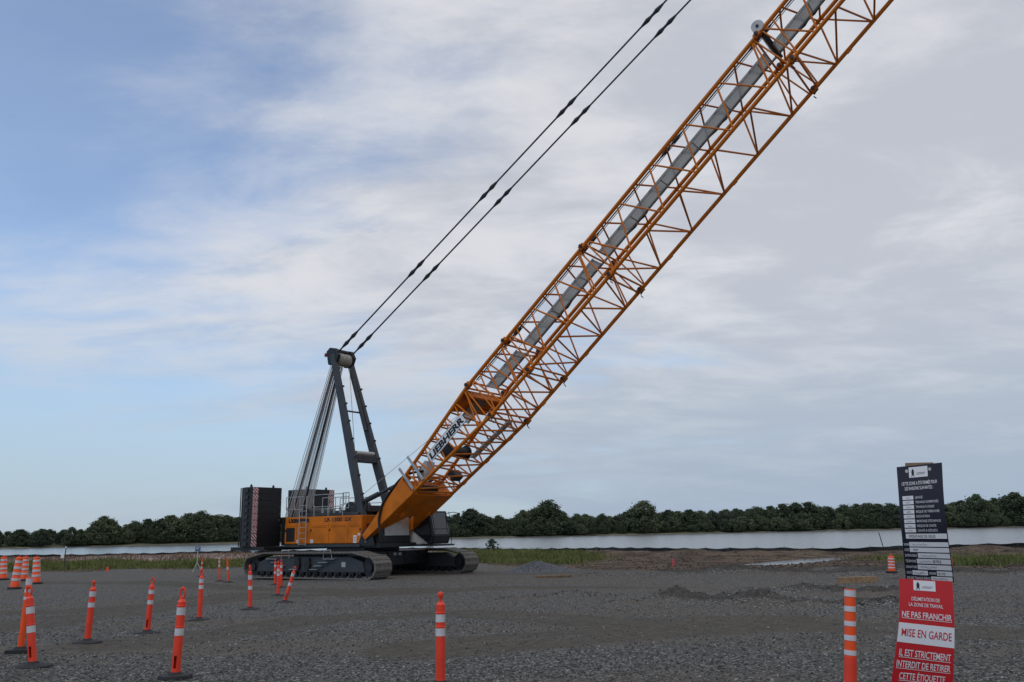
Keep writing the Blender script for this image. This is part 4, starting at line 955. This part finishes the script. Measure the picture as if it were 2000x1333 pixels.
# ------------------------------------------------------------------ warning tag on a stake, close to the camera
SD=5.5
# outline rows: (pixel y-left, x-left, y-right, x-right) from the top down, panel bows towards the viewer half way
def warp(rows):
    def fn(u,v,lift=0.):
        q=v*(len(rows)-1); k=min(int(q),len(rows)-2); w_=q-k
        def pt(i):
            xl,yl,xr,yr=rows[i]; return at(xl,yl,SD+dep[i]),at(xr,yr,SD+dep[i]-.02)
        n_=len(rows); dep=[.10*((i/(n_-1))-.45)**2*2 for i in range(n_)]
        a0,b0_=pt(k); a1,b1=pt(k+1)
        if 0<k: am,bm=pt(k-1)
        else: am,bm=a0*2-a1,b0_*2-b1
        if k+2<n_: ap,bp=pt(k+2)
        else: ap,bp=a1*2-a0,b1*2-b0_
        cr_=lambda p0,p1,p2,p3,s:.5*((2*p1)+(p2-p0)*s+(2*p0-5*p1+4*p2-p3)*s*s+(3*p1-p0-3*p2+p3)*s**3)
        L_=cr_(am,a0,a1,ap,w_); R__=cr_(bm,b0_,b1,bp,w_); p=L_.lerp(R__,u)
        return p+Vector((0,-lift,0))
    return fn
sign=empty('warning_tag',(at(1800,1200,SD).x,SD+.1,float(gz(at(1800,1200,SD).x,SD+.1))),'tall curled black and red French warning tag standing at lower right','sign')
def sheet(fn,name,m_,parent,u0=0.,u1=1.,v0=0.,v1=1.,lift=0.,th=.004,nu=4,nv=22):
    v=[];f=[]
    for l in (lift,lift-th):
        for a in range(nv+1):
            for q in range(nu+1): v.append(fn(u0+(u1-u0)*q/nu,v0+(v1-v0)*a/nv,l)-sign.location)
    W_=nu+1; T=(nv+1)*W_
    for a in range(nv):
        for q in range(nu):
            i=a*W_+q; f.append((i,i+W_,i+W_+1,i+1)); f.append((T+i,T+i+1,T+i+W_+1,T+i+W_))
    edge=[q for q in range(nu)]
    for q in range(nu): f.append((q,q+1,T+q+1,T+q)); i=nv*W_+q; f.append((i+1,i,T+i,T+i+1))
    for a in range(nv): i=a*W_; f.append((i+W_,i,T+i,T+i+W_)); i=a*W_+nu; f.append((i,i+W_,T+i+W_,T+i))
    return MB().add(v,f).build(name,m_,parent,True)
def put(fn,txt,u0,u1,v0,v1,m_,parent,bold=.0,lift=.0025,name='lettering',under=False):
    X,Z,f=fit_text(txt,0,1,0,1,bold)
    vv=[fn(u0+(u1-u0)*a,v1+(v0-v1)*c,lift)-sign.location for a,c in zip(X,Z)]
    MB().add(vv,f).build(name,m_,parent)
    if under: sheet(fn,'underline',m_,parent,u0,u1,v1+(v1-v0)*.16,v1+(v1-v0)*.24,lift,.0005,6,1)
BK=warp([(1750,913,1838,904),(1754,968,1841,962),(1758,1022,1846,1020),(1763,1076,1854,1078),(1768,1133,1862,1138)])
RD=warp([(1756,1130,1860,1136),(1757,1178,1863,1187),(1755,1225,1864,1237),(1748,1282,1863,1296),(1740,1340,1860,1350),(1733,1400,1856,1408)])
red=sheet(RD,'red_panel',SIGNR,sign,nv=30); blk=sheet(BK,'black_panel',NAVY,sign,lift=.012,nv=24)
L0=.012
def logo(fn,parent,u0,u1,v0,v1,l):
    w_=sheet(fn,'logo_plate',SIGNW,parent,u0,u1,v0,v1,l+.0015,.001,2,2)
    du,dv=u1-u0,v1-v0
    def bl(pts,m_): 
        MB().add([fn(u0+du*a,v0+dv*c,l+.003)-sign.location for a,c in pts],[tuple(range(len(pts)))]).build('emblem',m_,w_)
    bl([(.20+.07*math.cos(a),.50+.30*math.sin(a)) for a in [k*math.pi/8 for k in range(16)][::-1]],INK)
    bl([(.12,.92),(.16,.62),(.18,.66),(.15,.94)],INK); bl([(.28,.92),(.25,.62),(.22,.66),(.25,.94)],INK); bl([(.17,.18),(.23,.18),(.22,.26),(.18,.26)],BLUE)
    for a,c in ((.42,.55),(.36,.68)): bl([(a,c+.05),(a+.45,c+.05),(a+.45,c),(a,c)],GREYPR)
logo(BK,blk,.255,.67,.015,.105,L0)
for u in (.205,.715):
    MB().add([BK(u+.035*math.cos(a),.045+.0155*math.sin(a),L0+.003)-sign.location for a in [k*math.pi/8 for k in range(16)][::-1]],[tuple(range(16))]).build('screw_washer',SILVER,blk)
put(BK,'CETTE ZONE A ÉTÉ FERMÉE POUR',.075,.865,.140,.168,SIGNT,blk,.012,L0+.0025)
put(BK,'LES RAISONS SUIVANTES :',.14,.77,.183,.211,SIGNT,blk,.012,L0+.0025)
rows=['LEVAGE','TRAVAUX SUPERPOSÉS','TRAVAUX À CHAUD','RISQUE DE TRÉBUCHER','EXCAVATION',"MONTAGE D'ÉCHAFAUD",'RISQUE DE CHUTE','CHUTE À DÉCHETS']; ends=[.50,.845,.745,.855,.625,.865,.75,.77]
def field(u0,u1,v0,v1): return sheet(BK,'write_in_field',SIGNW,blk,u0,u1,v0,v1,L0+.0015,.001,3,1)
def scribble(parent,u0,u1,vc,amp,seed,m_=INK,th=.0016):
    r=random.Random(seed); pts=[]; n=int((u1-u0)/.018)+3
    for k in range(n): pts.append((u0+(u1-u0)*k/(n-1)+r.uniform(-.008,.008),vc+r.uniform(-amp,amp)))
    mb=MB()
    for (a,c),(a2,c2) in zip(pts[:-1],pts[1:]): mb.tube(BK(a,c,L0+.003)-sign.location,BK(a2,c2,L0+.003)-sign.location,th*.5,4)
    mb.build('handwriting',m_,parent)
for k,(tx,e) in enumerate(zip(rows,ends)):
    v0=.262+.0415*k; fl=field(.075,.315,v0,v0+.033); put(BK,tx,.355,e+.02,v0+.006,v0+.027,SIGNT,blk,.004,L0+.0025)
    if k in (0,3,6): scribble(fl,.15,.23,v0+.018,.009,k)
    else: scribble(fl,.14,.24,v0+.017,.0015,k)
fl=field(.08,.975,.598,.642); put(BK,'MONTAGE DE GRUE',.15,.72,.608,.633,INK,fl,.0,L0+.003,'handwriting')
for tx,u0,v0,hw in (('NOM',.135,.672,'s'),('CIE',.135,.720,'POM'),('SUPERVISEUR',.30,.768,'s'),('TÉLÉPHONE',.265,.816,'8702'),('SIGNATURE',.27,.865,'s')):
    fl=field(u0,.98,v0,v0+.039); put(BK,tx,.02,u0-.02,v0+.010,v0+.031,SIGNT,blk,.006,L0+.0025)
    if hw=='s': scribble(fl,u0+.05,u0+.40,v0+.020,.009,int(v0*999),GREYPR if tx!='SIGNATURE' else INK)
    elif hw=='POM': put(BK,hw,.21,.30,v0+.010,v0+.030,INK,fl,.0,L0+.003,'handwriting')
    else: scribble(fl,.31,.56,v0+.020,.008,5,GREYPR); put(BK,hw,.60,.78,v0+.008,v0+.031,INK,fl,.005,L0+.003,'handwriting')
v0=.914; fl=field(.15,.47,v0,v0+.038); scribble(fl,.18,.42,v0+.019,.010,77); put(BK,'DATE',.03,.13,v0+.009,v0+.030,SIGNT,blk,.006,L0+.0025)
fl=field(.66,.98,v0,v0+.038); put(BK,'6:10',.69,.83,v0+.008,v0+.030,INK,fl,.0,L0+.003,'handwriting'); put(BK,'HEURE',.50,.64,v0+.009,v0+.030,SIGNT,blk,.006,L0+.0025)
v0=.960; fl=field(.53,.97,v0,v0+.034); scribble(fl,.56,.86,v0+.017,.009,78); put(BK,'FIN DES TRAVAUX PRÉVUS',.03,.51,v0+.007,v0+.028,SIGNT,blk,.008,L0+.0025)
logo(RD,red,.265,.675,.008,.088,0.)
put(RD,'DÉLIMITATION DE',.22,.74,.142,.170,SIGNT,red,.010); put(RD,'LA ZONE DE TRAVAIL',.17,.80,.188,.216,SIGNT,red,.010)
put(RD,'NE PAS FRANCHIR',.045,.955,.262,.312,SIGNT,red,.014,under=True)
wb=sheet(RD,'white_band',SIGNW,red,0,1,.362,.502,.0015,.001,6,4); put(RD,'MISE EN GARDE',.06,.95,.404,.458,SIGNR,wb,.008,.003)
put(RD,'IL EST STRICTEMENT',.06,.945,.545,.590,SIGNT,red,.012,under=True); put(RD,'INTERDIT DE RETIRER',.04,.945,.622,.667,SIGNT,red,.012,under=True)
put(RD,'CETTE ÉTIQUETTE',.11,.87,.703,.748,SIGNT,red,.012,under=True); put(RD,'SANS AUTORISATION',.06,.93,.782,.827,SIGNT,red,.012,under=True)
# wooden backing stake
tp=at(1795,903,SD+.09)-sign.location; lowp=Vector((at(1800,1300,SD+.09).x-sign.location.x,.0,-.25))
mb=MB(); 
for p_,q_ in ((lowp,tp),): 
    v=[];hw=.055
    for c,ww in ((lowp+Vector((0,.02,0)),.045),(tp+Vector((0,.0,-.004)),.085)): v+=[c+Vector((-ww,-.012,0)),c+Vector((ww,-.012,0)),c+Vector((ww,.012,0)),c+Vector((-ww,.012,0))]
    mb.add(v,[(3,2,1,0),(4,5,6,7)]+[(k,(k+1)%4,(k+1)%4+4,k+4) for k in range(4)])
mb.build('stake',WOOD,sign)
